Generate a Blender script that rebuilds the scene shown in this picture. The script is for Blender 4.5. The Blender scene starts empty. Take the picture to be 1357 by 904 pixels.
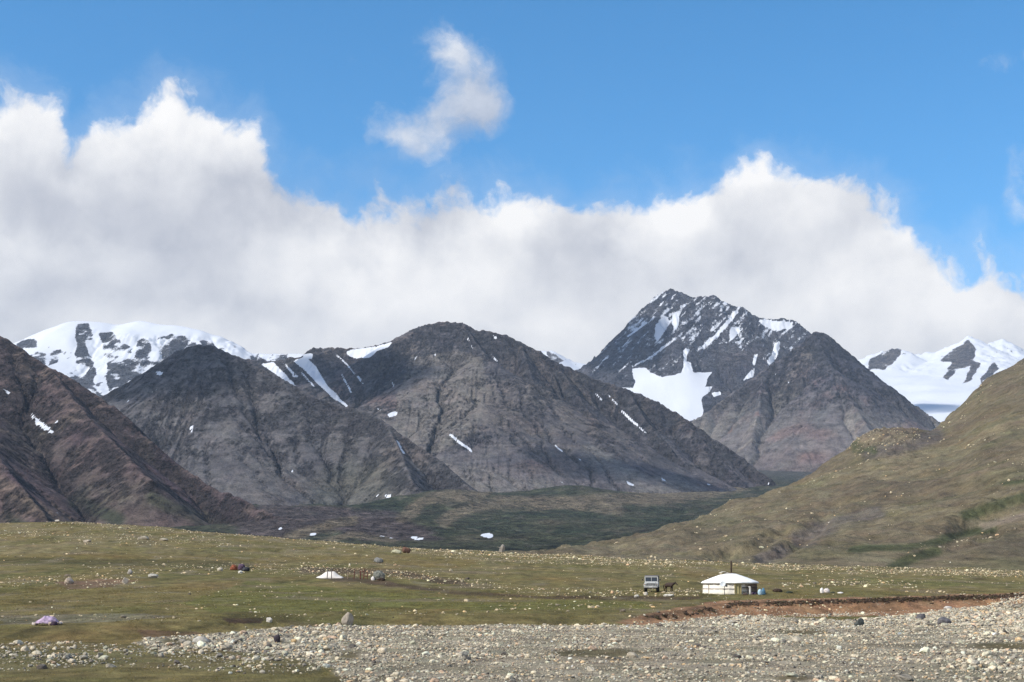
import bpy, bmesh, math, random
import numpy as np
from mathutils import Vector, Matrix

random.seed(7)
RNG = np.random.default_rng(7)
scene = bpy.context.scene
COL = scene.collection

# ------------------------------------------------------------------ camera
PW, PH, F = 1357.0, 904.0, 1885.0          # photograph size and focal length, in photograph pixels
HOR = 765.0                                # row of the horizon in the photograph
EYE = 2.0                                  # eye height over the ground of the ger
PITCH = math.atan((HOR - PH / 2) / F)
SP, CP = math.sin(PITCH), math.cos(PITCH)

cam_data = bpy.data.cameras.new("camera")
cam_data.sensor_width = 36.0
cam_data.lens = F / PW * 36.0
cam_data.clip_start = 0.5
cam_data.clip_end = 60000.0
cam = bpy.data.objects.new("camera", cam_data)
COL.objects.link(cam)
cam.location = (0, 0, EYE)
cam.rotation_euler = (math.pi / 2 + PITCH, 0, 0)
scene.camera = cam


def ray(px, py):
    """x and z per metre of depth (y) along the ray through a photograph pixel"""
    u = (px - PW / 2) / F
    v = (PH / 2 - py) / F
    den = CP - v * SP
    return u / den, (SP + v * CP) / den


def at(px, py, d):
    a, b = ray(px, py)
    return (a * d, d, EYE + b * d)


def proj(x, y, z):
    zz = z - EYE
    dep = y * CP + zz * SP
    dep = np.where(dep < 1e-3, 1e-3, dep)
    return PW / 2 + F * x / dep, PH / 2 - F * (-y * SP + zz * CP) / dep


# ------------------------------------------------------------------ light
SUN_EL = math.radians(43)
SUN_AZ = math.radians(-119)                # from straight ahead (+y), negative to the left: left and a little behind
SUN_DIR = Vector((math.sin(SUN_AZ) * math.cos(SUN_EL), math.cos(SUN_AZ) * math.cos(SUN_EL), math.sin(SUN_EL)))
sun_data = bpy.data.lights.new("sun", 'SUN')
sun_data.energy = 4.0
sun_data.angle = math.radians(0.5)
sun_data.color = (1.0, 0.94, 0.85)
sun = bpy.data.objects.new("sun", sun_data)
COL.objects.link(sun)
sun.rotation_euler = SUN_DIR.to_track_quat('Z', 'Y').to_euler()
sun.location = (-50, -20, 60)

scene.view_settings.view_transform = 'Standard'
scene.view_settings.look = 'None'
scene.view_settings.exposure = 0.58
scene.view_settings.gamma = 1.0
scene.view_settings.use_curve_mapping = False
scene.cycles.max_bounces = 5
scene.cycles.diffuse_bounces = 2
scene.cycles.glossy_bounces = 2
scene.cycles.transmission_bounces = 3
scene.cycles.volume_bounces = 0
scene.cycles.use_denoising = True
scene.cycles.denoising_prefilter = 'NONE'


# ------------------------------------------------------------------ node helpers
class NT:
    def __init__(self, tree):
        self.t = tree

    def n(self, typ, **kw):
        nd = self.t.nodes.new(typ)
        for k, v in kw.items():
            setattr(nd, k, v)
        return nd

    def link(self, a, b):
        self.t.links.new(a, b)

    def put(self, sock, val):
        if hasattr(val, 'links') or isinstance(val, bpy.types.NodeSocket):
            self.t.links.new(val, sock)
        else:
            sock.default_value = val

    def math(self, op, a, b=None, c=None, clamp=False):
        nd = self.n('ShaderNodeMath', operation=op, use_clamp=clamp)
        self.put(nd.inputs[0], a)
        if b is not None:
            self.put(nd.inputs[1], b)
        if c is not None:
            self.put(nd.inputs[2], c)
        return nd.outputs[0]

    def vmath(self, op, a, b=None, scale=None):
        nd = self.n('ShaderNodeVectorMath', operation=op)
        self.put(nd.inputs[0], a)
        if b is not None:
            self.put(nd.inputs[1], b)
        if scale is not None:
            self.put(nd.inputs['Scale'], scale)
        return nd.outputs['Value'] if op in ('LENGTH', 'DISTANCE', 'DOT_PRODUCT') else nd.outputs[0]

    def noise(self, vec, scale, detail=4.0, rough=0.55, lac=2.0, dist=0.0, out=0, dims='3D'):
        nd = self.n('ShaderNodeTexNoise', noise_dimensions=dims)
        if vec is not None:
            self.put(nd.inputs['Vector'], vec)
        nd.inputs['Scale'].default_value = scale
        nd.inputs['Detail'].default_value = detail
        nd.inputs['Roughness'].default_value = rough
        nd.inputs['Lacunarity'].default_value = lac
        nd.inputs['Distortion'].default_value = dist
        return nd.outputs[out]

    def smooth(self, v, a, b, lo=0.0, hi=1.0, kind='SMOOTHSTEP'):
        nd = self.n('ShaderNodeMapRange', interpolation_type=kind)
        self.put(nd.inputs['Value'], v)
        nd.inputs['From Min'].default_value = a
        nd.inputs['From Max'].default_value = b
        nd.inputs['To Min'].default_value = lo
        nd.inputs['To Max'].default_value = hi
        return nd.outputs['Result']

    def mix(self, fac, a, b, blend='MIX'):
        nd = self.n('ShaderNodeMix', data_type='RGBA', blend_type=blend)
        self.put(nd.inputs[0], fac)
        self.put(nd.inputs[6], a if hasattr(a, 'links') or not isinstance(a, tuple) else (*a, 1.0)[:4])
        self.put(nd.inputs[7], b if hasattr(b, 'links') or not isinstance(b, tuple) else (*b, 1.0)[:4])
        return nd.outputs[2]


# ------------------------------------------------------------------ world: blue sky with a bank of cumulus
def azel(px, py):
    a, b = ray(px, py)
    return math.degrees(math.atan2(a, 1.0)), math.degrees(math.atan2(b, math.hypot(a, 1.0)))


def build_world():
    w = bpy.data.worlds.new("World")
    scene.world = w
    w.use_nodes = True
    w.cycles.sampling_method = 'MANUAL'
    w.cycles.sample_map_resolution = 256
    nt = w.node_tree
    nt.nodes.clear()
    k = NT(nt)

    # --- cloud density as a group so that it can be read twice (once a little towards the sun)
    g = bpy.data.node_groups.new("cloud_density", 'ShaderNodeTree')
    g.interface.new_socket("Vector", in_out='INPUT', socket_type='NodeSocketVector')
    for nm in ("Bank", "Puff", "Az", "El", "Fluff"):
        g.interface.new_socket(nm, in_out='OUTPUT', socket_type='NodeSocketFloat')
    q = NT(g)
    gi = q.n('NodeGroupInput')
    go = q.n('NodeGroupOutput')
    d0 = q.vmath('NORMALIZE', gi.outputs[0])
    # domain warp, in two sizes
    w1 = q.vmath('SUBTRACT', q.noise(d0, 5.0, 3.0, 0.5, out=1), (0.5, 0.5, 0.5))
    w2 = q.vmath('SUBTRACT', q.noise(d0, 26.0, 4.0, 0.55, out=1), (0.5, 0.5, 0.5))
    d1 = q.vmath('ADD', d0, q.vmath('SCALE', w1, scale=0.05))
    d2 = q.vmath('ADD', d1, q.vmath('SCALE', w2, scale=0.03))
    sx = q.n('ShaderNodeSeparateXYZ')
    q.link(d0, sx.inputs[0])
    az = q.math('MULTIPLY', q.math('ARCTAN2', sx.outputs[0], sx.outputs[1]), 57.29578)
    el = q.math('MULTIPLY', q.math('ARCSINE', sx.outputs[2]), 57.29578)
    sw = q.n('ShaderNodeSeparateXYZ')
    q.link(d2, sw.inputs[0])
    azw = q.math('MULTIPLY', q.math('ARCTAN2', sw.outputs[0], sw.outputs[1]), 57.29578)
    elw = q.math('MULTIPLY', q.math('ARCSINE', q.math('MULTIPLY', sw.outputs[2], 0.9999)), 57.29578)
    # top line of the bank over the azimuth
    top = [(-60, 132), (-20, 126), (10, 128), (45, 138), (70, 150), (95, 186), (120, 160), (150, 130), (200, 112),
           (255, 122), (300, 132), (335, 142), (360, 176), (385, 205), (430, 220), (470, 236), (515, 244),
           (560, 250), (590, 254), (630, 246), (690, 240), (760, 240), (800, 238), (835, 238), (870, 226),
           (905, 228), (930, 238), (960, 218), (1010, 211), (1055, 218), (1090, 236), (1140, 264), (1200, 292),
           (1235, 322), (1268, 330), (1292, 322), (1315, 350), (1357, 372), (1420, 380)]
    A0, A1, E1 = -24.0, 24.0, 30.0
    fc = q.n('ShaderNodeFloatCurve')
    cv = fc.mapping.curves[0]
    pts = []
    for x, y in top:
        a, e = azel(x, y)
        pts.append(((a - A0) / (A1 - A0), e / E1))
    pts = [(0.0, 0.6)] + pts + [(1.0, 0.42)]
    cv.points[0].location = pts[0]
    cv.points[1].location = pts[-1]
    for p_ in pts[1:-1]:
        cv.points.new(*p_)
    for p_ in cv.points:
        p_.handle_type = 'AUTO_CLAMPED'
    fc.mapping.update()
    q.put(fc.inputs['Value'], q.smooth(azw, A0, A1, kind='LINEAR'))
    tl = q.math('MULTIPLY', fc.outputs[0], E1)
    # elsewhere round the horizon the bank goes on, its top wandering
    far = q.smooth(q.math('ABSOLUTE', az), 24.0, 40.0)
    wander = q.math('MULTIPLY', q.math('SUBTRACT', q.noise(d0, 2.2, 2.0), 0.5), 26.0)
    tl = q.math('ADD', tl, q.math('MULTIPLY', q.math('ADD', wander, 7.0), far))
    n1 = q.math('SUBTRACT', q.noise(d2, 13.0, 9.0, 0.56), 0.5)
    bank = q.math('ADD', q.math('SUBTRACT', q.math('SUBTRACT', tl, 0.2), elw), q.math('ADD', q.math('MULTIPLY', n1, 5.2), q.math('MULTIPLY', q.math('SUBTRACT', q.noise(d2, 42.0, 8.0, 0.62), 0.5), 2.6)))
    # loose puffs
    puffs = [(592, 55, 30, 36, .95), (622, 105, 44, 50, 1.2), (602, 152, 58, 38, 1.05), (545, 178, 62, 30, .75), (578, 196, 36, 26, .65),
             (500, 165, 26, 20, .4),
             (1350, 262, 22, 44, .75), (1328, 96, 34, 14, .5), (1356, 90, 30, 12, .45), (1288, 268, 9, 11, .6),
             (40, 150, 40, 30, .5), (450, 70, 26, 12, .28), (800, 410, 10, 10, .0)]
    tot = None
    cv3 = q.n('ShaderNodeCombineXYZ')
    q.put(cv3.inputs[0], azw)
    q.put(cv3.inputs[1], elw)
    for x, y, rx, ry, amp in puffs:
        a, e = azel(x, y)
        dv = q.vmath('MULTIPLY', q.vmath('SUBTRACT', cv3.outputs[0], (a, e, 0)), (33.0 / rx, 33.0 / ry, 0))
        val = q.math('MULTIPLY', q.smooth(q.vmath('LENGTH', dv), 0.0, 1.75, 1.0, 0.0), amp)
        tot = val if tot is None else q.math('ADD', tot, val)
    nf = q.math('SUBTRACT', q.noise(d2, 21.0, 8.0, 0.6), 0.5)
    ad = q.smooth(tot, 0.0, 0.25)
    puff = q.math('MULTIPLY', q.math('ADD', tot, q.math('MULTIPLY', nf, 4.2)), ad)
    q.link(bank, go.inputs['Bank'])
    q.link(puff, go.inputs['Puff'])
    n3 = q.math('MULTIPLY', q.math('ABSOLUTE', q.math('SUBTRACT', q.noise(d2, 10.0, 6.0, 0.5), 0.5)), -1.6)
    q.link(n3, go.inputs['Fluff'])
    q.link(az, go.inputs['Az'])
    q.link(el, go.inputs['El'])

    tc = k.n('ShaderNodeTexCoord')
    dirv = k.vmath('NORMALIZE', tc.outputs['Generated'])
    g1 = k.n('ShaderNodeGroup', node_tree=g)
    k.link(dirv, g1.inputs[0])
    g2 = k.n('ShaderNodeGroup', node_tree=g)
    k.link(k.vmath('ADD', dirv, (-0.014, 0.0, 0.016)), g2.inputs[0])
    a_bank = k.smooth(g1.outputs['Bank'], -0.3, 0.95)
    a_puff = k.smooth(g1.outputs['Puff'], 0.12, 1.7, 0.0, 0.8)
    alpha = k.math('MAXIMUM', a_bank, a_puff)
    # thin veil out of which the top edges fray
    veil = k.math('MULTIPLY', k.smooth(g1.outputs['Bank'], -1.6, 0.4), 0.14)
    alpha = k.math('MAXIMUM', alpha, veil)

    # brightness inside: thickness towards the sun + broad light and grey masses
    lit = k.math('SUBTRACT', g1.outputs['Bank'], g2.outputs['Bank'])       # >0 where the cloud thins out sunwards
    litp = k.math('SUBTRACT', g1.outputs['Puff'], g2.outputs['Puff'])
    edge = k.smooth(g1.outputs['Bank'], 0.6, 5.0, 1.0, 0.0)
    lit = k.math('MULTIPLY', lit, edge)
    fl = k.math('MULTIPLY', k.math('SUBTRACT', g1.outputs['Fluff'], g2.outputs['Fluff']), 0.6)
    lit = k.math('ADD', k.math('ADD', fl, k.math('MULTIPLY', lit, 0.085)), k.math('MULTIPLY', k.math('MULTIPLY', litp, a_puff), 0.10))
    masses = [(90, 262, 170, 60, -.30), (430, 275, 130, 62, -.40), (270, 330, 150, 45, -.25), (570, 292, 80, 40, -.18),
              (150, 400, 260, 40, -.16), (330, 425, 140, 26, -.10), (770, 320, 75, 75, -.16), (930, 330, 110, 85, -.12), (610, 130, 80, 100, -.34),
              (560, 190, 70, 40, -.12), (1100, 320, 70, 40, -.10), (985, 290, 60, 50, -.10),
              (180, 145, 70, 48, .20), (315, 190, 55, 45, .22), (365, 335, 120, 30, .22), (480, 385, 120, 50, .18),
              (60, 345, 90, 30, .12), (660, 275, 70, 40, .24), (885, 262, 45, 70, .30), (1190, 385, 120, 60, .22),
              (700, 410, 120, 50, .05), (1010, 222, 60, 22, .12), (1290, 400, 60, 40, .12), (870, 470, 200, 60, .06)]
    cz = k.n('ShaderNodeCombineXYZ')
    warp = k.vmath('SCALE', k.vmath('SUBTRACT', k.noise(dirv, 9.0, 5.0, 0.6, out=1), (0.5, 0.5, 0.5)), scale=7.0)
    k.put(cz.inputs[0], g1.outputs['Az'])
    k.put(cz.inputs[1], g1.outputs['El'])
    cw = k.vmath('ADD', cz.outputs[0], warp)
    sh = None
    for x, y, rx, ry, amp in masses:
        a, e = azel(x, y)
        dv = k.vmath('MULTIPLY', k.vmath('SUBTRACT', cw, (a, e, 0)), (33.0 / rx, 33.0 / ry, 0))
        val = k.math('MULTIPLY', k.smooth(k.vmath('LENGTH', dv), 0.0, 1.8, 1.0, 0.0), amp)
        sh = val if sh is None else k.math('ADD', sh, val)
    # outside the frame the light and grey masses go on by themselves
    broad = k.math('MULTIPLY', k.math('SUBTRACT', k.noise(dirv, 7.0, 4.0, 0.5), 0.5), 0.55)
    fine = k.math('MULTIPLY', k.math('SUBTRACT', k.noise(dirv, 22.0, 6.0, 0.55), 0.5), 0.45)
    sh = k.math('ADD', k.math('ADD', sh, broad), k.math('ADD', fine, lit))
    sh = k.math('ADD', k.math('MULTIPLY', sh, 1.25), 0.66, clamp=True)
    cr = k.n('ShaderNodeValToRGB')
    k.link(sh, cr.inputs[0])
    el_ = cr.color_ramp.elements
    el_[0].position = 0.12
    el_[0].color = (0.36, 0.37, 0.41, 1)
    el_[1].position = 1.0
    el_[1].color = (0.74, 0.725, 0.705, 1)
    m_ = el_.new(0.6)
    m_.color = (0.57, 0.57, 0.58, 1)

    sky = k.n('ShaderNodeTexSky', sky_type='NISHITA')
    sky.sun_disc = False
    sky.sun_elevation = SUN_EL
    sky.sun_rotation = SUN_AZ
    sky.altitude = 2500
    sky.air_density = 1.0
    sky.dust_density = 0.3
    sky.ozone_density = 1.6
    bg1 = k.n('ShaderNodeBackground')
    hs = k.n('ShaderNodeHueSaturation')
    hs.inputs['Saturation'].default_value = 1.36
    hs.inputs['Hue'].default_value = 0.492
    k.link(sky.outputs[0], hs.inputs['Color'])
    k.link(hs.outputs[0], bg1.inputs[0])
    bg1.inputs[1].default_value = 0.138
    bg2 = k.n('ShaderNodeBackground')
    k.link(cr.outputs[0], bg2.inputs[0])
    bg2.inputs[1].default_value = 1.0
    ms = k.n('ShaderNodeMixShader')
    k.link(alpha, ms.inputs[0])
    k.link(bg1.outputs[0], ms.inputs[1])
    k.link(bg2.outputs[0], ms.inputs[2])
    out = k.n('ShaderNodeOutputWorld')
    k.link(ms.outputs[0], out.inputs[0])


build_world()


# ------------------------------------------------------------------ the air: one box of thin pale haze round everything
def build_haze():
    bm = bmesh.new()
    bmesh.ops.create_cube(bm, size=1.0)
    me = bpy.data.meshes.new("haze")
    lo, hi = (-11000, -400, -40), (11000, 17000, 2300)
    for v in bm.verts:
        v.co = [lo[i] if v.co[i] < 0 else hi[i] for i in range(3)]
    bm.to_mesh(me)
    bm.free()
    m = bpy.data.materials.new("haze")
    m.use_nodes = True
    nt = m.node_tree
    nt.nodes.clear()
    out = nt.nodes.new('ShaderNodeOutputMaterial')
    vol = nt.nodes.new('ShaderNodeVolumePrincipled')
    vol.inputs['Color'].default_value = (0.62, 0.78, 1.0, 1)
    vol.inputs['Density'].default_value = 2.9e-5
    vol.inputs['Anisotropy'].default_value = 0.1
    nt.links.new(vol.outputs[0], out.inputs['Volume'])
    me.materials.append(m)
    ob = bpy.data.objects.new("haze", me)
    COL.objects.link(ob)
    ob['kind'] = 'stuff'


build_haze()


# ------------------------------------------------------------------ numpy noise
_P = np.random.default_rng(11).permutation(512).astype(np.int64)
_GA = np.random.default_rng(12).random(512) * 2 * math.pi
_GX, _GY = np.cos(_GA), np.sin(_GA)


def perlin(x, y, seed=0):
    xi = np.floor(x).astype(np.int64)
    yi = np.floor(y).astype(np.int64)
    fx, fy = x - xi, y - yi
    u = fx * fx * fx * (fx * (fx * 6 - 15) + 10)
    v = fy * fy * fy * (fy * (fy * 6 - 15) + 10)

    def grad(ix, iy, dx, dy):
        h = _P[(_P[(ix + seed * 17) & 511] + iy + seed * 101) & 511]
        return _GX[h] * dx + _GY[h] * dy
    a = grad(xi, yi, fx, fy)
    b = grad(xi + 1, yi, fx - 1, fy)
    c = grad(xi, yi + 1, fx, fy - 1)
    d = grad(xi + 1, yi + 1, fx - 1, fy - 1)
    return ((a + u * (b - a)) + v * ((c + u * (d - c)) - (a + u * (b - a)))) * 1.5


def fbm(x, y, oct=5, seed=0, gain=0.5, ridged=False):
    s = np.zeros_like(x, dtype=float)
    amp, tot = 1.0, 0.0
    for o in range(oct):
        n = perlin(x * 2.03 ** o + 7.3 * o, y * 2.03 ** o - 3.1 * o, seed + o)
        if ridged:
            n = 1 - 2 * np.abs(n)
        s += amp * n
        tot += amp
        amp *= gain
    return s / tot


def sstep(a, b, v):
    t = np.clip((v - a) / (b - a), 0, 1)
    return t * t * (3 - 2 * t)


def lerp(a, b, t):
    return a + (b - a) * t


def smooth_rows(Z, n):
    for _ in range(n):
        Z = np.concatenate([Z[:1], (Z[:-2] + 2 * Z[1:-1] + Z[2:]) / 4, Z[-1:]])
    return Z


def smooth_cols(Z, n):
    for _ in range(n):
        Z = np.concatenate([Z[:, :1], (Z[:, :-2] + 2 * Z[:, 1:-1] + Z[:, 2:]) / 4, Z[:, -1:]], 1)
    return Z


def blur01(m, n=2):
    m = m.astype(float)
    for _ in range(n):
        m = smooth_cols(smooth_rows(m, 1), 1)
    return m


def inpoly(px, py, poly):
    inside = np.zeros(px.shape, bool)
    n = len(poly)
    for i in range(n):
        x1, y1 = poly[i]
        x2, y2 = poly[(i + 1) % n]
        if y1 == y2:
            continue
        c = ((y1 > py) != (y2 > py)) & (px < (x2 - x1) * (py - y1) / (y2 - y1) + x1)
        inside ^= c
    return inside


def dline(px, py, pts):
    """distance to a polyline, in the units of the points"""
    best = np.full(px.shape, 1e9)
    for (x1, y1), (x2, y2) in zip(pts[:-1], pts[1:]):
        dx, dy = x2 - x1, y2 - y1
        t = np.clip(((px - x1) * dx + (py - y1) * dy) / (dx * dx + dy * dy + 1e-9), 0, 1)
        best = np.minimum(best, np.hypot(px - x1 - t * dx, py - y1 - t * dy))
    return best


def paint(col, mask, rgb):
    m = np.clip(mask, 0, 1)[..., None]
    return col * (1 - m) + np.asarray(rgb) * m


# ------------------------------------------------------------------ mesh from a grid of points
def grid_mesh(name, X, Y, Z, mat, attrs=None, smooth=True, kind='structure'):
    r, c = X.shape
    me = bpy.data.meshes.new(name)
    co = np.stack([X, Y, Z], -1).reshape(-1, 3).astype(np.float32)
    idx = np.arange(r * c).reshape(r, c)
    a, b, d, e = idx[:-1, :-1].ravel(), idx[:-1, 1:].ravel(), idx[1:, 1:].ravel(), idx[1:, :-1].ravel()
    faces = np.stack([a, b, d, e], 1).astype(np.int32)
    me.vertices.add(len(co))
    me.vertices.foreach_set('co', co.ravel())
    me.loops.add(faces.size)
    me.loops.foreach_set('vertex_index', faces.ravel())
    me.polygons.add(len(faces))
    me.polygons.foreach_set('loop_start', np.arange(0, faces.size, 4, dtype=np.int32))
    me.update(calc_edges=True)
    me.polygons.foreach_set('use_smooth', np.full(len(faces), smooth))
    for k, v in (attrs or {}).items():
        if v.ndim == 3:
            at_ = me.attributes.new(k, 'FLOAT_COLOR', 'POINT')
            rgba = np.concatenate([v.reshape(-1, 3), np.ones((r * c, 1))], 1).astype(np.float32)
            at_.data.foreach_set('color', rgba.ravel())
        else:
            at_ = me.attributes.new(k, 'FLOAT', 'POINT')
            at_.data.foreach_set('value', v.ravel().astype(np.float32))
    ob = bpy.data.objects.new(name, me)
    me.materials.append(mat)
    COL.objects.link(ob)
    ob['kind'] = kind
    return ob


# ------------------------------------------------------------------ mountain material: soil and rock colours, snow, relief
def rock_material(name, scale, bump, detail_scale, snow_rough=True):
    m = bpy.data.materials.new(name)
    m.use_nodes = True
    nt = m.node_tree
    k = NT(nt)
    bs = nt.nodes['Principled BSDF']
    alb = k.n('ShaderNodeAttribute', attribute_name='albedo').outputs['Color']
    snow = k.n('ShaderNodeAttribute', attribute_name='snow').outputs['Fac']
    rough = k.n('ShaderNodeAttribute', attribute_name='rough').outputs['Fac']
    pos = k.n('ShaderNodeTexCoord').outputs['Object']
    mp = k.n('ShaderNodeMapping')
    k.link(pos, mp.inputs[0])
    mp.inputs['Rotation'].default_value = (0.25, 0.62, 0.2)
    mp.inputs['Scale'].default_value = (0.35, 0.35, 1.5)
    n1 = k.noise(pos, scale, 6.0, 0.70)
    n2 = k.noise(pos, scale * 5.0, 4.0, 0.65)
    n3 = k.noise(mp.outputs[0], scale * 1.6, 5.0, 0.68)          # beds of rock
    v = k.math('ADD', k.math('MULTIPLY', n1, 0.4), k.math('ADD', k.math('MULTIPLY', n2, 0.3), k.math('MULTIPLY', n3, 0.3)))
    lo_hi = k.smooth(v, 0.34, 0.66, -1.0, 1.0, kind='LINEAR')
    crack = k.smooth(k.noise(pos, scale * 2.2, 5.0, 0.7), 0.38, 0.48, -0.65, 0.0)
    var = k.math('ADD', k.math('MULTIPLY', lo_hi, 0.95), k.math('MULTIPLY', crack, rough))
    mul = k.math('MAXIMUM', 0.25, k.math('ADD', 1.04, k.math('MULTIPLY', var, k.math('ADD', 0.75, k.math('MULTIPLY', rough, 0.7)))))
    cc = k.n('ShaderNodeCombineColor')
    for i in range(3):
        k.put(cc.inputs[i], mul)
    rock = k.mix(1.0, alb, cc.outputs[0], 'MULTIPLY')
    hue = k.noise(pos, scale * 0.45, 3.0, 0.6, out=1)
    rock = k.mix(0.22, rock, k.mix(1.0, rock, k.mix(0.55, (1, 1, 1), hue), 'MULTIPLY'))
    # snow: the broken edge of each patch follows the relief
    sn = k.math('ADD', snow, k.math('MULTIPLY', k.math('SUBTRACT', n2, 0.5), 0.5))
    sn = k.smooth(sn, 0.42, 0.62)
    colr = k.mix(sn, rock, (0.57, 0.595, 0.64))
    k.link(colr, bs.inputs['Base Color'])
    bs.inputs['Roughness'].default_value = 0.95
    bs.inputs['Specular IOR Level'].default_value = 0.15
    bm = k.n('ShaderNodeBump')
    b1 = k.noise(pos, detail_scale, 8.0, 0.68)
    k.put(bm.inputs['Height'], b1)
    k.put(bm.inputs['Strength'], k.math('MULTIPLY', k.math('SUBTRACT', 1.0, k.math('MULTIPLY', sn, 0.93)), k.math('ADD', 0.3, k.math('MULTIPLY', rough, 0.7))))
    bm.inputs['Distance'].default_value = bump
    k.link(bm.outputs[0], bs.inputs['Normal'])
    return m


# ------------------------------------------------------------------ relief: ridges in space, slopes below them, gullies worn by running water
def erode(h, cell, iters, kf, m=0.45, tl=0.9):
    """a few rounds of stream-power wear on a grid (rivers cut down towards their lower neighbour)"""
    r, c = h.shape
    nb = [(-1, -1), (-1, 0), (-1, 1), (0, -1), (0, 1), (1, -1), (1, 0), (1, 1)]
    dist = np.array([math.sqrt(2), 1, math.sqrt(2), 1, 1, math.sqrt(2), 1, math.sqrt(2)]) * cell
    off = np.array([a * c + b for a, b in nb])
    idx = np.arange(r * c).reshape(r, c)
    acc = None
    for it in range(iters):
        best = np.zeros((r, c))
        rec = idx.copy()
        rd = np.full((r, c), cell * 1.0)
        jit = RNG.random((8, 1, 1)) * 0.15 + 0.93
        ctr = h[1:-1, 1:-1]
        for q, (a, b) in enumerate(nb):
            s = (ctr - h[1 + a:r - 1 + a, 1 + b:c - 1 + b]) / dist[q] * (0.9 + 0.2 * RNG.random(ctr.shape))
            up = s > best[1:-1, 1:-1]
            best[1:-1, 1:-1][up] = s[up]
            rec[1:-1, 1:-1][up] = (idx[1:-1, 1:-1] + off[q])[up]
            rd[1:-1, 1:-1][up] = dist[q]
        order = np.argsort(-h, axis=None).tolist()
        recl = rec.ravel().tolist()
        A = [1.0] * (r * c)
        for i in order:
            j = recl[i]
            if j != i:
                A[j] += A[i]
        An = np.array(A)
        fk = (kf * An ** m / rd.ravel()).tolist()
        hl = h.ravel().tolist()
        order.reverse()
        for i in order:
            j = recl[i]
            if j != i and hl[i] > hl[j]:
                f_ = fk[i]
                hl[i] = (hl[i] + f_ * hl[j]) / (1 + f_)
        h = np.array(hl).reshape(r, c)
        acc = An.reshape(r, c)
    return h, acc


def ridge_field(X, Y, ridges, warp=0.0, seed=0, wl=400.0):
    h = np.full(X.shape, -1e9)
    D = np.full(X.shape, 1e9)
    U = np.zeros(X.shape)
    wx = fbm(X / wl, Y / wl, 4, seed) * warp
    wy = fbm(X / wl + 31, Y / wl - 17, 4, seed + 9) * warp
    off = 0.0
    for rd in ridges:
        P3 = np.array([at(*p) for p in rd['pts']])
        s1, s2, L = rd.get('s', (0.85, 0.42, 350.0))
        s1b, s2b, Lb = rd.get('back', (s1, s2, L))
        uacc = off
        for a, b in zip(P3[:-1], P3[1:]):
            dx, dy = b[0] - a[0], b[1] - a[1]
            ll = math.hypot(dx, dy)
            # first with plain coordinates for the distance that scales the warp
            t0 = np.clip(((X - a[0]) * dx + (Y - a[1]) * dy) / (ll * ll + 1e-9), 0, 1)
            d0 = np.hypot(X - a[0] - t0 * dx, Y - a[1] - t0 * dy)
            k = np.minimum(1.0, d0 / 250.0)
            Xw, Yw = X + wx * k, Y + wy * k
            t = np.clip(((Xw - a[0]) * dx + (Yw - a[1]) * dy) / (ll * ll + 1e-9), 0, 1)
            d = np.hypot(Xw - a[0] - t * dx, Yw - a[1] - t * dy)
            drop = s2 * d + (s1 - s2) * L * (1 - np.exp(-d / L))
            if 'back' in rd:
                far = Yw > a[1] + t * dy
                drop = np.where(far, s2b * d + (s1b - s2b) * Lb * (1 - np.exp(-d / Lb)), drop)
            z = a[2] + t * (b[2] - a[2]) - drop
            up = z > h
            h = np.where(up, z, h)
            D = np.where(up, d, D)
            U = np.where(up, uacc + t * ll, U)
            uacc += ll
        off = uacc + 1000
    return h, D, U


def slope_of(h, cell):
    gy, gx = np.gradient(h, cell)
    return np.hypot(gx, gy), gx, gy


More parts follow.
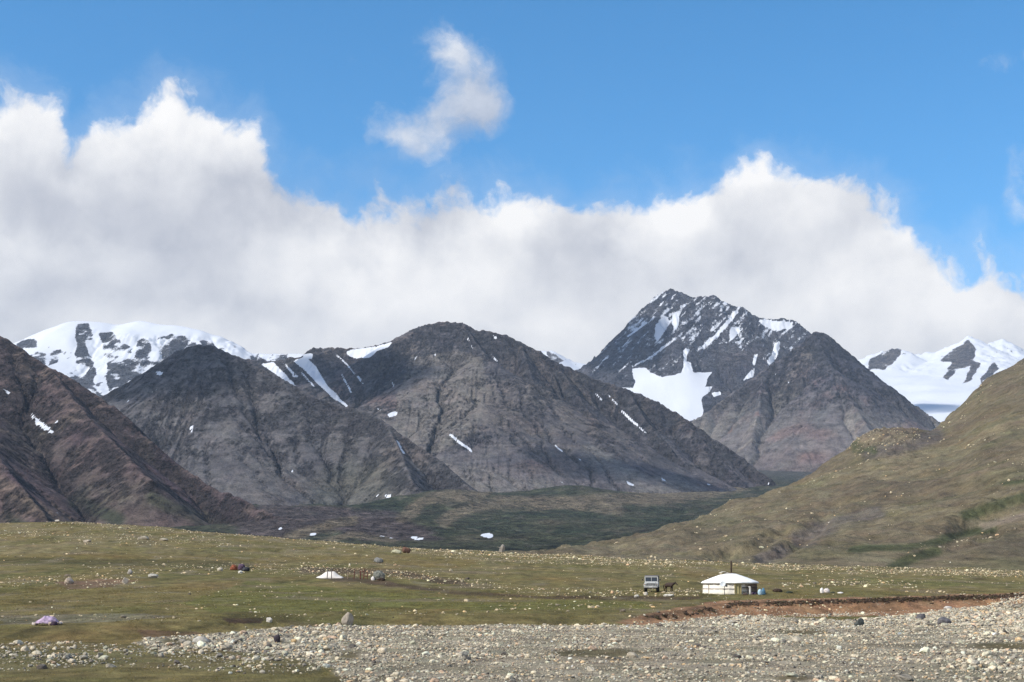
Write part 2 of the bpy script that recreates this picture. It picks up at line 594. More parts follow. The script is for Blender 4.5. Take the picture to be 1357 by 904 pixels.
def mountain(name, bounds, cell, ridges, mat, colour, seed=1, warp=60, wl=400.0, rib=(90, 14), rough=(70, 16), er=(5, 1.2), crest=4.0, talus=None, ice=None):
    x0, x1, y0, y1 = bounds
    nx, ny = int((x1 - x0) / cell) + 1, int((y1 - y0) / cell) + 1
    X, Y = np.meshgrid(x0 + np.arange(nx) * cell, y0 + np.arange(ny) * cell)
    h, D, U = ridge_field(X, Y, ridges, warp, seed, wl)
    kd = 1 - np.exp(-D / 60.0)
    # ribs that run down from the crest, and broken rock
    if rib[1]:
        uu = U / rib[0] + 0.35 * fbm(X / 260, Y / 260, 3, seed + 3)
        h = h + rib[1] * kd * np.exp(-D / 900.0) * fbm(uu, D / (rib[0] * 6.0), 4, seed + 4, ridged=True)
    rocky = sstep(-0.25, 0.35, fbm(X / (rough[0] * 4), Y / (rough[0] * 4), 4, seed + 11))
    if talus:
        rocky = rocky * sstep(talus[0], talus[1], h + 60 * fbm(X / 180, Y / 180, 4, seed + 12))
    h = h + 2.0 * fbm(X / 30.0, Y / 30.0, 3, seed + 13) + 0.4 * rough[1] * kd * fbm(X / (2.4 * rough[0]), Y / (2.4 * rough[0]), 3, seed + 14)
    acc = np.ones_like(h)
    if er[0]:
        h0 = h
        h, acc = erode(h, cell, er[0], er[1])
        h = h0 + (h - h0) * (0.35 + 0.65 * rocky)
    h = h + rough[1] * kd * rocky * fbm(X / rough[0], Y / rough[0], 5, seed + 5, 0.62, ridged=True)
    h = h + 0.5 * crest * rocky * fbm(X / 16.0, Y / 16.0, 3, seed + 19, 0.7, ridged=True)
    h = h + crest * (0.25 + 0.75 * np.maximum(rocky, np.exp(-D / 40.0))) * fbm(X / 30.0, Y / 30.0, 4, seed + 7, 0.65, ridged=True)
    h = h + crest * 1.2 * np.exp(-D / 50.0) * fbm(X / 75.0, Y / 75.0, 4, seed + 17, 0.6, ridged=True)
    h = np.maximum(h, -25.0)
    for poly, rounds in ice or []:
        px, py = proj(X, Y, h)
        mk = inpoly(px, py, poly).astype(float)
        for _ in range(6):
            mk = smooth_cols(smooth_rows(mk, 1), 1)
        hb = h
        for _ in range(rounds):
            hb = smooth_cols(smooth_rows(hb, 1), 1)
        h = h * (1 - mk) + (hb + 3.5 * fbm(X / 140, Y / 140, 4, seed + 21)) * mk
    px, py = proj(X, Y, h)
    s, gx, gy = slope_of(h, cell)
    ctx = dict(X=X, Y=Y, Z=h, D=D, U=U, px=px, py=py, slope=s, gx=gx, gy=gy, acc=acc, seed=seed, rocky=rocky)
    alb, snow, rgh = colour(ctx)
    return grid_mesh(name, X, Y, h, mat, dict(albedo=alb, snow=snow, rough=rgh))


def streaks(c, fu, fv, seed, oct=4):
    """noise drawn out down the slope"""
    return fbm(c['U'] / fu + 0.25 * fbm(c['X'] / 200, c['Y'] / 200, 2, seed + 1), c['D'] / fv, oct, seed)


def jitter(c, amp, wl, seed):
    return c['px'] + amp * fbm(c['X'] / wl, c['Z'] / wl, 3, seed), c['py'] + amp * fbm(c['X'] / wl + 9, c['Z'] / wl + 4, 3, seed + 5)


def soft_poly(x, y, p, soft=1.6):
    sd = dline(x, y, list(p) + [p[0]])
    return np.clip(0.5 + np.where(inpoly(x, y, p), sd, -sd) / soft, 0, 1)


def patches(c, polys, amp=2.5, wl=40.0, soft=1.6):
    x, y = jitter(c, amp, wl, c['seed'] + 40)
    m = np.zeros(x.shape)
    for p in polys:
        m = np.maximum(m, soft_poly(x, y, p, soft))
    return m


def strips(c, lines, amp=1.0, wl=30.0):
    x, y = jitter(c, amp, wl, c['seed'] + 50)
    m = np.zeros(x.shape)
    for pts, w in lines:
        m = np.maximum(m, np.clip(0.5 + (max(w, 2.0) * 0.5 * (1 + .5 * fbm(c['X'] / 18, c['Z'] / 18, 2, 77)) - dline(x, y, pts)) / 1.6, 0, 1))
    return m


def tone(c, base, var, wl, seed, amp=1.0):
    n = sstep(-0.45, 0.45, fbm(c['X'] / wl, c['Y'] / wl + c['Z'] / wl, 5, seed, 0.6) * amp)
    return lerp(np.asarray(base), np.asarray(var), n[..., None])


# --- the front hill at the left: dark brown and purple, a tongue of scree down to the right
def col_left_hill(c):
    col = tone(c, (0.056, 0.041, 0.043), (0.108, 0.078, 0.072), 90, 21)
    st = streaks(c, 55, 600, 22)
    low = sstep(520, 640, c['py'] + c['px'] * 0.18)
    col = paint(col, low * .45, (0.115, 0.082, 0.080))
    col = paint(col, sstep(0.0, 0.35, st) * 0.75, (0.125, 0.098, 0.074))
    col = paint(col, sstep(0.02, 0.3, streaks(c, 80, 900, 23)) * low * 0.85, (0.078, 0.050, 0.060))
    x, y = jitter(c, 14, 160, 24)
    col = paint(col, sstep(34, 8, dline(x, y, [(30, 575), (75, 600), (120, 640), (190, 660)])) * .28, (0.070, 0.072, 0.055))
    col = paint(col, sstep(16, 5, dline(x, y, [(100, 662), (150, 690)])) * .9, (0.035, 0.042, 0.026))
    col = paint(col, sstep(14, 4, dline(x, y, [(10, 685), (30, 700)])) * .9, (0.035, 0.042, 0.026))
    col = paint(col, sstep(12, 4, dline(x, y, [(200, 660), (300, 700)])) * .7, (0.060, 0.066, 0.036))
    col = paint(col, sstep(24, 6, dline(x, y, [(110, 655), (140, 660), (170, 680)])) * sstep(-.1, .2, fbm(c['X'] / 30, c['Z'] / 30, 3, 28)) * .6, (0.15, 0.135, 0.10))
    col = paint(col, sstep(22, 6, dline(x, y, [(0, 640), (40, 670), (90, 700)])) * .6, (0.150, 0.115, 0.080))
    col = paint(col, sstep(0.05, .35, fbm(c['X'] / 120, c['Z'] / 90, 5, 26)) * sstep(1.0, .7, c['slope']) * .55, (0.165, 0.115, 0.098))
    rk = sstep(0.72, 1.05, c['slope'] + 0.35 * fbm(c['X'] / 50, c['Z'] / 50, 4, 25))
    col = paint(col, rk * 0.75, (0.040, 0.036, 0.038))
    sn = patches(c, [[(38, 546), (52, 557), (62, 564), (73, 575), (60, 571), (48, 561)], [(70, 556), (76, 557), (75, 562)],
                     [(4, 515), (9, 518), (15, 524), (8, 522)], [(274, 666), (284, 668), (278, 670)], [(74, 677), (79, 682), (76, 681)]], 1.0, 25)
    return col, sn, np.clip(0.25 + rk, 0, 1)


# --- the middle peak in front
def col_mid_peak(c):
    col = tone(c, (0.082, 0.077, 0.080), (0.126, 0.115, 0.110), 120, 31)
    col = paint(col, sstep(0.05, 0.4, streaks(c, 40, 500, 32)) * 0.55, (0.102, 0.097, 0.102))
    col = paint(col, sstep(0.05, .4, fbm(c['X'] / 300, c['Y'] / 300, 4, 33)) * .5, (0.120, 0.095, 0.078))
    rk = sstep(0.75, 1.1, c['slope'] + 0.35 * fbm(c['X'] / 60, c['Z'] / 60, 4, 35))
    col = paint(col, rk * 0.7, (0.050, 0.048, 0.052))
    x, y = jitter(c, 12, 150, 36)
    col = paint(col, sstep(70, 20, np.hypot((x - 470) / 1.3, y - 655)) * .35, (0.080, 0.085, 0.052))
    sn = patches(c, [[(252, 565), (257, 563), (255, 570), (253, 574)], [(384, 621), (389, 623), (388, 627)], [(510, 655), (519, 656), (519, 661), (512, 661)],
                     [(498, 656), (505, 655), (500, 659)], [(510, 674), (517, 676), (511, 677)], [(207, 491), (216, 493), (214, 498), (208, 497)],
                     [(200, 520), (208, 515), (206, 519)], [(167, 531), (171, 530), (170, 534)]], 1.0, 25)
    sn = np.maximum(sn, strips(c, [([(527, 585), (532, 596), (536, 602)], 2.2)]))
    return col, sn, np.clip(0.2 + rk, 0, 1)


# --- the central mountain
def col_central(c):
    col = tone(c, (0.074, 0.071, 0.078), (0.122, 0.109, 0.106), 130, 41)
    low = sstep(535, 640, c['py'])
    col = paint(col, sstep(0.0, 0.35, streaks(c, 45, 700, 42)) * (0.45 + .5 * low), (0.112, 0.097, 0.106))
    col = paint(col, sstep(0.08, 0.4, streaks(c, 70, 700, 43)) * .65, (0.165, 0.140, 0.118))
    col = paint(col, sstep(.1, .4, fbm(c['X'] / 210, c['Z'] / 150, 4, 46)) * .6, (0.140, 0.094, 0.082))
    rk = sstep(0.72, 1.08, c['slope'] + 0.4 * fbm(c['X'] / 55, c['Z'] / 55, 4, 45))
    col = paint(col, rk * 0.75, (0.046, 0.046, 0.052))
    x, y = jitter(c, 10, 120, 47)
    dk = blur01(inpoly(x, y, [(600, 432), (655, 470), (650, 560), (700, 610), (760, 640), (860, 610), (1010, 640), (960, 585), (870, 530), (760, 480), (690, 450)]), 4)  # darker rock right of the spur, with that face's shade painted in
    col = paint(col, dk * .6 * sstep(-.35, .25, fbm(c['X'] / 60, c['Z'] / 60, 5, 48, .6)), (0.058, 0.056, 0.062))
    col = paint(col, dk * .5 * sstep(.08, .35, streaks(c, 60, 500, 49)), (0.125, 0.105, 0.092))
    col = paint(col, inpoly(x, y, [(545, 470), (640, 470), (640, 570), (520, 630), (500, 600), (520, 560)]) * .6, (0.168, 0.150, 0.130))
    col = paint(col, sstep(26, 8, dline(x, y, [(560, 620), (640, 640), (760, 668)])) * .75, (0.170, 0.152, 0.134))
    col = paint(col, sstep(18, 6, dline(x, y, [(780, 600), (850, 640), (930, 655)])) * .75, (0.160, 0.150, 0.136))
    sn = patches(c, [[(458, 466), (466, 463), (500, 459), (520, 453), (515, 460), (500, 465), (490, 474), (470, 475), (460, 470)],
                     [(388, 478), (405, 472), (418, 485), (432, 508), (452, 532), (460, 538), (444, 530), (424, 512), (405, 492), (395, 484)],
                     [(345, 482), (362, 480), (382, 500), (400, 520), (388, 512), (368, 498)],
                     [(372, 478), (380, 484), (396, 500), (390, 500)],
                     [(318, 482), (330, 483), (336, 491), (326, 490)],
                     [(400, 470), (414, 468), (414, 476), (405, 475)],
                     [(513, 549), (522, 545), (527, 546), (525, 551), (516, 553)],
                     [(498, 539), (505, 543), (503, 545)], [(519, 506), (522, 508), (522, 514), (520, 512)],
                     [(653, 444), (658, 446), (656, 450)], [(624, 455), (628, 463), (625, 461)], [(650, 467), (656, 474), (662, 481), (656, 478)],
                     [(618, 446), (621, 449), (623, 454), (619, 450)], [(548, 477), (554, 470), (551, 476)], [(575, 469), (580, 472), (576, 473)],
                     [(707, 463), (711, 470), (709, 469)], [(655, 446), (660, 447), (657, 450)], [(830, 637), (840, 642), (842, 645), (833, 643)],
                     [(875, 631), (884, 638), (878, 637)], [(1014, 640), (1024, 640), (1018, 643)], [(937, 640), (944, 643), (938, 643)],
                     [(742, 637), (750, 642), (744, 640)], [(735, 590), (745, 598), (739, 595)], [(766, 606), (772, 610), (768, 610)]], 1.0, 30)
    sn = np.maximum(sn, strips(c, [([(596, 576), (605, 583), (625, 598)], 3.0), ([(446, 471), (458, 481), (470, 495)], 2.0), ([(474, 499), (481, 508)], 2.6),
                                   ([(453, 497), (460, 510), (466, 521)], 2.2), ([(440, 518), (450, 530), (459, 538)], 3.4),
                                   ([(824, 545), (838, 558), (845, 564)], 3.0), ([(790, 522), (797, 530)], 1.8), ([(807, 524), (818, 536)], 1.8),
                                   ([(735, 590), (745, 598)], 2.0), ([(400, 494), (416, 512)], 1.8), ([(380, 500), (388, 510), (394, 526)], 1.6),
                                   ([(848, 567), (856, 574)], 1.6)]))
    return col, sn, np.clip(0.25 + rk, 0, 1)


# --- the white mountain at the left
def col_snow_left(c):
    col = tone(c, (0.080, 0.086, 0.104), (0.130, 0.132, 0.146), 140, 51)
    n = fbm(c['X'] / 75, c['Z'] / 55, 5, 52, 0.6)
    x, y = jitter(c, 5, 90, 53)
    rockp = [[(100, 427), (116, 428), (124, 442), (122, 452), (112, 452), (118, 470), (128, 490), (124, 510), (112, 520), (95, 500), (100, 480), (102, 455)],
             [(22, 455), (38, 448), (48, 450), (50, 460), (62, 470), (60, 485), (45, 480), (25, 468)], [(64, 470), (78, 464), (88, 466), (75, 482), (64, 484)],
             [(132, 440), (146, 438), (158, 452), (172, 460), (180, 475), (200, 505), (180, 530), (150, 530), (140, 510), (142, 480), (134, 460)],
             [(182, 452), (192, 444), (200, 455), (204, 470), (230, 480), (215, 510), (182, 500), (178, 470)],
             [(206, 448), (225, 443), (245, 445), (262, 455), (268, 470), (240, 480), (210, 475)], [(262, 448), (278, 449), (296, 470), (312, 482), (290, 480), (270, 460)],
             [(330, 470), (345, 471), (352, 481), (336, 482)], [(362, 472), (380, 470), (382, 478), (364, 482)],
             [(88, 500), (110, 495), (130, 520), (150, 540), (120, 540), (100, 520)]]
    rk = np.zeros(x.shape)
    for p in rockp:
        rk = np.maximum(rk, soft_poly(x, y, p, 3.0))
    sn = 1 - rk
    # snow lies in the cracks of the rock, rock shows through the thin snow
    sn = lerp(0.95 - .75 * sstep(.12, .42, fbm(c['X'] / 36, c['Z'] / 30, 5, 56, .65)) * sstep(435, 470, y), 0.27 + 0.85 * n + 0.25 * fbm(c['X'] / 28, c['Z'] / 24, 3, 57, .6) + 0.34 * sstep(-.2, .5, fbm(c['U'] / 30, c['D'] / 200, 3, 54)), rk)
    low = sstep(505, 560, y)
    sn = sn - low * (0.35 - .5 * n)
    return col, sn, np.clip(rk, 0, 1)


# --- the dark peak at the right
def col_right_peak(c):
    col = tone(c, (0.052, 0.056, 0.074), (0.098, 0.096, 0.106), 150, 61)
    x, y = jitter(c, 4, 80, 63)
    brown = sstep(900, 990, x) * sstep(430, 500, y)
    col = paint(col, brown * sstep(-.2, .4, fbm(c['X'] / 200, c['Z'] / 150, 4, 62)) * .6, (0.125, 0.095, 0.080))
    dg, al = c['X'] - c['Z'], c['X'] + c['Z']
    dust = 0.30 + 0.70 * fbm(dg / 26 + .6 * fbm(c['X'] / 110, c['Z'] / 110, 3, 69), al / 210, 6, 64, 0.65) + 0.30 * fbm(c['X'] / 30, c['Z'] / 30, 4, 65, .65)
    dust = dust + 0.10 * sstep(520, 400, y) - .12 * brown - .25 * sstep(470, 540, y)
    sn = np.clip(dust, 0, .75)
    P = [[(868, 432), (878, 419), (884, 420), (888, 428), (880, 440), (872, 452), (868, 445)], [(892, 417), (898, 414), (900, 428), (896, 437), (890, 430)],
         [(837, 489), (855, 487), (862, 494), (878, 500), (893, 497), (904, 494), (906, 482), (912, 484), (920, 494), (944, 493), (938, 502), (934, 512),
          (945, 512), (938, 522), (930, 527), (932, 553), (905, 560), (860, 540), (822, 513), (838, 514), (842, 506)],
         [(905, 494), (906, 470), (906, 462), (913, 462), (909, 478), (916, 482), (918, 494)],
         [(1004, 424), (1020, 424), (1050, 427), (1050, 434), (1030, 438), (1015, 434)],
         [(1026, 456), (1034, 452), (1034, 462), (1026, 478), (1018, 486), (1016, 478), (1024, 468)], [(1000, 470), (1004, 470), (1001, 484), (997, 484)],
         [(996, 490), (1000, 488), (998, 500), (984, 506), (990, 498)], [(968, 436), (978, 432), (984, 436), (972, 448), (966, 452)],
         [(943, 521), (955, 519), (956, 523), (946, 527)]]
    sn = np.maximum(sn, patches(c, P, 2.0, 60))
    sn = np.maximum(sn, strips(c, [([(976, 414), (962, 430), (948, 446), (932, 460)], 4.5), ([(886, 456), (876, 462)], 2.5), ([(858, 427), (832, 446)], 2.2),
                                   ([(895, 448), (868, 470), (838, 486)], 1.6)], 1.5, 50) * .95)
    return col, sn, np.full(x.shape, 0.9)


# --- the brown pyramid in front of it
def col_pyramid(c):
    col = tone(c, (0.070, 0.067, 0.078), (0.112, 0.100, 0.104), 170, 71)
    low = sstep(500, 590, c['py'])
    st = streaks(c, 50, 1200, 72, 5)
    col = paint(col, sstep(0.05, 0.4, st) * (.35 + .65 * low), (0.200, 0.172, 0.138))
    col = paint(col, sstep(0.1, 0.45, streaks(c, 110, 1200, 73)) * .7 * sstep(460, 500, c['py']), (0.140, 0.092, 0.084))
    col = paint(col, sstep(0.1, 0.45, streaks(c, 80, 1200, 76)) * .5 * low, (0.095, 0.105, 0.100))
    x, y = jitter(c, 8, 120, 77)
    edge = sstep(26, 8, dline(x, y, [(1082, 448), (1110, 470), (1140, 496), (1180, 528), (1230, 560)]))  # shade of the right-hand face, painted as a dark band along the edge
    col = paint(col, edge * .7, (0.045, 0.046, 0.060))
    for ln, w_ in [([(1000, 520), (1050, 512), (1110, 500)], 9), ([(1060, 545), (1110, 520), (1150, 530)], 10), ([(985, 560), (1030, 550)], 8)]:
        col = paint(col, sstep(w_, w_ * .3, dline(x, y, ln)) * .4 * sstep(-.2, .3, fbm(c['X'] / 40, c['Z'] / 40, 4, 79)), (0.150, 0.088, 0.080))
    rk = sstep(0.75, 1.1, c['slope'] + 0.4 * fbm(c['X'] / 70, c['Z'] / 70, 4, 75)) * (1 - .6 * low)
    col = paint(col, rk * 0.7, (0.048, 0.048, 0.055))
    fan = sstep(505, 575, c['py'] + 14 * fbm(c['X'] / 120, c['Z'] / 120, 4, 78))
    st2 = streaks(c, 42, 1600, 172, 4)
    col = paint(col, fan * (.35 + .55 * sstep(-.05, .25, st2)), (0.205, 0.185, 0.160))
    col = paint(col, fan * sstep(.1, .4, streaks(c, 60, 1600, 173, 4)) * .75, (0.080, 0.094, 0.100))
    col = paint(col, fan * sstep(.15, .4, streaks(c, 75, 1600, 174, 4)) * .75, (0.190, 0.105, 0.085))
    rk = rk * (1 - .7 * fan)
    col = paint(col, sstep(595, 620, c['py']) * .7, (0.100, 0.095, 0.095))
    sn = patches(c, [[(1044, 505), (1047, 506), (1045, 509)], [(1027, 494), (1030, 495), (1028, 497)], [(905, 552), (913, 556), (907, 556)]], .5, 30)
    return col, sn, np.clip(0.2 + rk, 0, 1)


# --- the white range far behind at the right
def col_far_range(c):
    col = tone(c, (0.095, 0.088, 0.092), (0.150, 0.130, 0.120), 160, 81)
    x, y = jitter(c, 4, 120, 83)
    rockp = [[(1152, 475), (1175, 463), (1196, 462), (1192, 475), (1172, 490), (1150, 492)], [(1244, 478), (1262, 462), (1284, 450), (1294, 464), (1292, 476), (1302, 480),
             (1285, 506), (1276, 508), (1286, 486), (1270, 490), (1256, 504), (1250, 500), (1262, 480), (1246, 478)],
             [(1318, 480), (1326, 488), (1296, 512), (1300, 500)], [(1332, 455), (1345, 466), (1344, 470)], [(725, 466), (733, 466), (746, 478), (740, 484), (726, 476)]]
    rk = np.zeros(x.shape)
    for p in rockp:
        rk = np.maximum(rk, soft_poly(x, y, p, 3.0))
    n = fbm(c['X'] / 80, c['Z'] / 60, 4, 84, .6)
    sn = lerp(0.95 - .6 * sstep(.2, .45, fbm(c['X'] / 60, c['Z'] / 45, 5, 86, .65)) * sstep(500, 480, y), 0.25 + 0.75 * n, rk)
    return col, sn, rk


m_near = rock_material("hill_rock", 0.07, 22.0, 0.085)
m_mid = rock_material("mountain_rock", 0.045, 36.0, 0.055)
m_far = rock_material("peak_rock", 0.028, 62.0, 0.034)

mountain('mountain', (-1250, 80, 1450, 2420), 4.0, [
    dict(pts=[(-330, 330, 2350), (-150, 385, 2300), (0, 447, 2250), (30, 464, 2240), (62, 486, 2220), (100, 508, 2200), (135, 530, 2180), (165, 553, 2150), (200, 588, 2110),
              (250, 630, 2060), (300, 656, 2010), (335, 671, 1960), (375, 690, 1900), (420, 712, 1850)], s=(0.95, 0.62, 220)),
    dict(pts=[(-60, 500, 2080), (-20, 590, 1800), (20, 640, 1650), (60, 690, 1550)], s=(0.75, 0.45, 200)),
    dict(pts=[(62, 486, 2220), (120, 560, 2040), (200, 640, 1800)], s=(0.75, 0.6, 240))],
    m_near, col_left_hill, seed=2, warp=45, wl=260, rib=(60, 9), rough=(50, 6), er=(4, .5), crest=4.0, talus=(90, 230))

mountain('mountain', (-1100, 260, 2350, 3600), 5.0, [
    dict(pts=[(60, 560, 3420), (135, 527, 3440), (200, 489, 3470), (232, 468, 3490), (262, 457, 3500), (285, 461, 3495), (312, 473, 3480), (345, 489, 3450), (375, 503, 3420), (420, 528, 3380),
              (455, 540, 3350), (485, 546, 3330), (512, 562, 3290), (535, 580, 3240), (560, 596, 3180), (585, 612, 3120), (605, 632, 3060), (630, 655, 2980)], s=(1.0, 0.44, 300)),
    dict(pts=[(512, 562, 3290), (530, 600, 3120), (545, 640, 2900)], s=(0.95, 0.55, 140))],
    m_mid, col_mid_peak, seed=3, warp=60, wl=320, rib=(60, 9), rough=(55, 8), er=(4, .55), crest=4.0, talus=(150, 300))

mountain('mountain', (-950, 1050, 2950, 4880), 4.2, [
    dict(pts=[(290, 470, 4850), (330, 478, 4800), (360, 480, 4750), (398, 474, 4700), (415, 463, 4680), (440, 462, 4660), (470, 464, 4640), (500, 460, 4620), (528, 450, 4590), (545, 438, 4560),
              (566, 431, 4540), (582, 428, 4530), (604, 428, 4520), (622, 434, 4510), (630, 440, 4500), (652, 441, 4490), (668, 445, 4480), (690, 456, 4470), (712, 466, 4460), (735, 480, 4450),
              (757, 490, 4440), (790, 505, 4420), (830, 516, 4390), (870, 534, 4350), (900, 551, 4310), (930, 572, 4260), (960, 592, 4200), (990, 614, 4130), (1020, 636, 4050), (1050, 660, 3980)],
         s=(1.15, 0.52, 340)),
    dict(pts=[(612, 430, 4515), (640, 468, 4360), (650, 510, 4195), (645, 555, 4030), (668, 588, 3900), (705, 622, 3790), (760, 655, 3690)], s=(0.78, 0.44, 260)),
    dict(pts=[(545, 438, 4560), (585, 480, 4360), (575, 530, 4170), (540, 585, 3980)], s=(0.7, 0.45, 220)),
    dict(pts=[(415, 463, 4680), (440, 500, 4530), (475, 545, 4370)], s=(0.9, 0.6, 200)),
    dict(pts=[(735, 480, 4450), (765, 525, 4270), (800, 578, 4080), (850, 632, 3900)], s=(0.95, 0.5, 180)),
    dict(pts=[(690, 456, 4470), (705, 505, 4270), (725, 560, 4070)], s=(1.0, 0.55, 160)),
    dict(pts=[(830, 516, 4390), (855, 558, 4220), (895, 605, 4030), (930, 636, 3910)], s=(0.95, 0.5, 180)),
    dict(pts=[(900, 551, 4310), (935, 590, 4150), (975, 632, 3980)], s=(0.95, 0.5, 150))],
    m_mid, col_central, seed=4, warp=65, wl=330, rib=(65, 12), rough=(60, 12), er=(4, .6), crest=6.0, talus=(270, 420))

mountain('mountain', (-2750, -900, 5900, 7300), 8.0, [
    dict(pts=[(-60, 500, 7000), (20, 455, 7000), (45, 442, 7000), (70, 433, 7000), (95, 424, 7000), (120, 424, 7010), (140, 427, 7020), (160, 430, 7030), (185, 424, 7000), (210, 428, 6980),
              (240, 432, 6960), (265, 436, 6940), (285, 444, 6920), (305, 458, 6900), (330, 469, 6880), (360, 471, 6860), (400, 470, 6850), (440, 480, 6850)], s=(0.70, 0.55, 450), back=(0.9, 0.7, 300)),
    dict(pts=[(102, 424, 7000), (100, 470, 6700), (95, 520, 6400)], s=(0.9, 0.6, 200)),
    dict(pts=[(185, 424, 7000), (190, 470, 6720), (195, 520, 6430)], s=(0.9, 0.6, 200)),
    dict(pts=[(45, 442, 7000), (40, 480, 6740), (20, 520, 6450)], s=(0.9, 0.6, 200))],
    m_far, col_snow_left, seed=5, warp=90, wl=420, rib=(120, 12), rough=(110, 20), er=(3, .8), crest=6.0,
         ice=[([(20, 440), (100, 420), (102, 520), (60, 500), (30, 470)], 12), ([(95, 418), (330, 420), (330, 446), (190, 446), (95, 430)], 10)])

mountain('mountain', (150, 1900, 6300, 7900), 6.5, [
    dict(pts=[(690, 520, 7400), (735, 508, 7450), (770, 490, 7500), (785, 478, 7520), (802, 463, 7540), (818, 447, 7560), (835, 428, 7580), (850, 412, 7590), (866, 397, 7600), (882, 388, 7600),
              (892, 386, 7600), (905, 391, 7590), (920, 397, 7580), (932, 396, 7570), (947, 394, 7560), (960, 402, 7550), (972, 407, 7540), (984, 410, 7530), (992, 422, 7520), (1000, 420, 7510),
              (1012, 425, 7500), (1035, 424, 7490), (1055, 428, 7480), (1070, 440, 7450), (1100, 470, 7400), (1140, 520, 7300)], s=(1.25, 0.62, 420), back=(1.5, 1.2, 400)),
    dict(pts=[(892, 386, 7600), (870, 425, 7420), (842, 470, 7200), (808, 512, 6980), (770, 550, 6780)], s=(1.2, 0.9, 200)),
    dict(pts=[(985, 410, 7530), (945, 450, 7330), (922, 490, 7120)], s=(1.2, 0.85, 160)),
    dict(pts=[(932, 396, 7570), (905, 430, 7400), (880, 470, 7200)], s=(1.2, 0.7, 150)),
    dict(pts=[(1012, 425, 7500), (985, 470, 7270), (965, 520, 7000), (950, 570, 6760)], s=(1.1, 0.8, 200))],
    m_far, col_right_peak, seed=6, warp=90, wl=380, rib=(90, 24), rough=(100, 24), er=(4, .8), crest=12.0,
         ice=[([(832, 486), (908, 490), (948, 490), (940, 530), (932, 565), (840, 560), (815, 510)], 60)])

mountain('mountain', (350, 2050, 4250, 6100), 7.0, [
    dict(pts=[(880, 590, 5650), (905, 568, 5700), (935, 548, 5740), (970, 522, 5790), (1000, 500, 5830), (1035, 476, 5870), (1062, 456, 5900), (1078, 441, 5920), (1088, 441, 5920), (1100, 447, 5915),
              (1115, 460, 5900), (1135, 477, 5880), (1160, 498, 5850), (1190, 523, 5810), (1215, 540, 5770), (1235, 553, 5730), (1290, 600, 5600)], s=(1.12, 0.66, 480), back=(1.5, 1.15, 300)),
    dict(pts=[(1086, 456, 5850), (1103, 490, 5670), (1132, 540, 5390), (1165, 592, 5090)], s=(0.82, 0.62, 260)),
    dict(pts=[(1010, 500, 5800), (1005, 545, 5580), (995, 590, 5320)], s=(0.85, 0.62, 240))],
    m_far, col_pyramid, seed=7, warp=70, wl=400, rib=(80, 16), rough=(80, 12), er=(4, .7), crest=7.0, talus=(400, 620))

mountain('mountain', (1700, 4300, 6800, 11100), 14.0, [
    dict(pts=[(1080, 520, 10900), (1130, 484, 10900), (1150, 474, 10900), (1168, 468, 10900), (1190, 464, 10880), (1212, 473, 10880), (1240, 468, 10850), (1262, 460, 10800), (1277, 455, 10780), (1283, 448, 10780), (1287, 449, 10780),
              (1294, 460, 10790), (1308, 458, 10800), (1328, 451, 10800), (1340, 464, 10780), (1352, 472, 10780), (1400, 490, 10800), (1460, 480, 10800)], s=(0.80, 0.32, 260), back=(0.9, 0.8, 300)),
    dict(pts=[(1286, 450, 10780), (1275, 480, 10500), (1262, 508, 10250)], s=(1.3, 0.85, 150)),
    dict(pts=[(1325, 476, 10500), (1308, 500, 10250)], s=(1.2, 0.8, 150))],
    m_far, col_far_range, seed=8, warp=80, wl=500, rib=(150, 18), rough=(120, 26), er=(2, .6), crest=15,
         ice=[([(1130, 490), (1190, 490), (1250, 505), (1350, 515), (1350, 600), (1150, 600)], 16)])

mountain('mountain', (0, 900, 9200, 10400), 14.0, [
    dict(pts=[(640, 480, 10000), (690, 462, 10000), (722, 466, 10000), (732, 465, 9980), (745, 472, 9970), (760, 479, 9950), (775, 482, 9950), (820, 500, 9950)], s=(0.8, 0.4, 260))],
    m_far, col_far_range, seed=9, warp=60, wl=400, rib=(150, 10), rough=(160, 10), er=(2, .6), crest=3)


# ------------------------------------------------------------------ ground sheets laid out along the view depth
def loft(px_cols, ctrl, t, rows):
    """ctrl[i][j] = (d, z) of control point j in column px_cols[i]; returns z on the grid rows x t"""
    tc = np.array([(p - PW / 2) / F / CP for p in px_cols])   # close enough to x / y near the horizon
    cd = np.array([[q[0] for q in c] for c in ctrl])
    cz = np.array([[q[1] for q in c] for c in ctrl])
    Z = np.zeros((len(rows), len(t)))
    for i, tt in enumerate(t):
        dd = np.array([np.interp(tt, tc, cd[:, j]) for j in range(cd.shape[1])])
        zz = np.array([np.interp(tt, tc, cz[:, j]) for j in range(cd.shape[1])])
        Z[:, i] = np.interp(rows, dd, zz)
    return Z


def zof(py, d):
    return EYE + ray(PW / 2, py)[1] * d


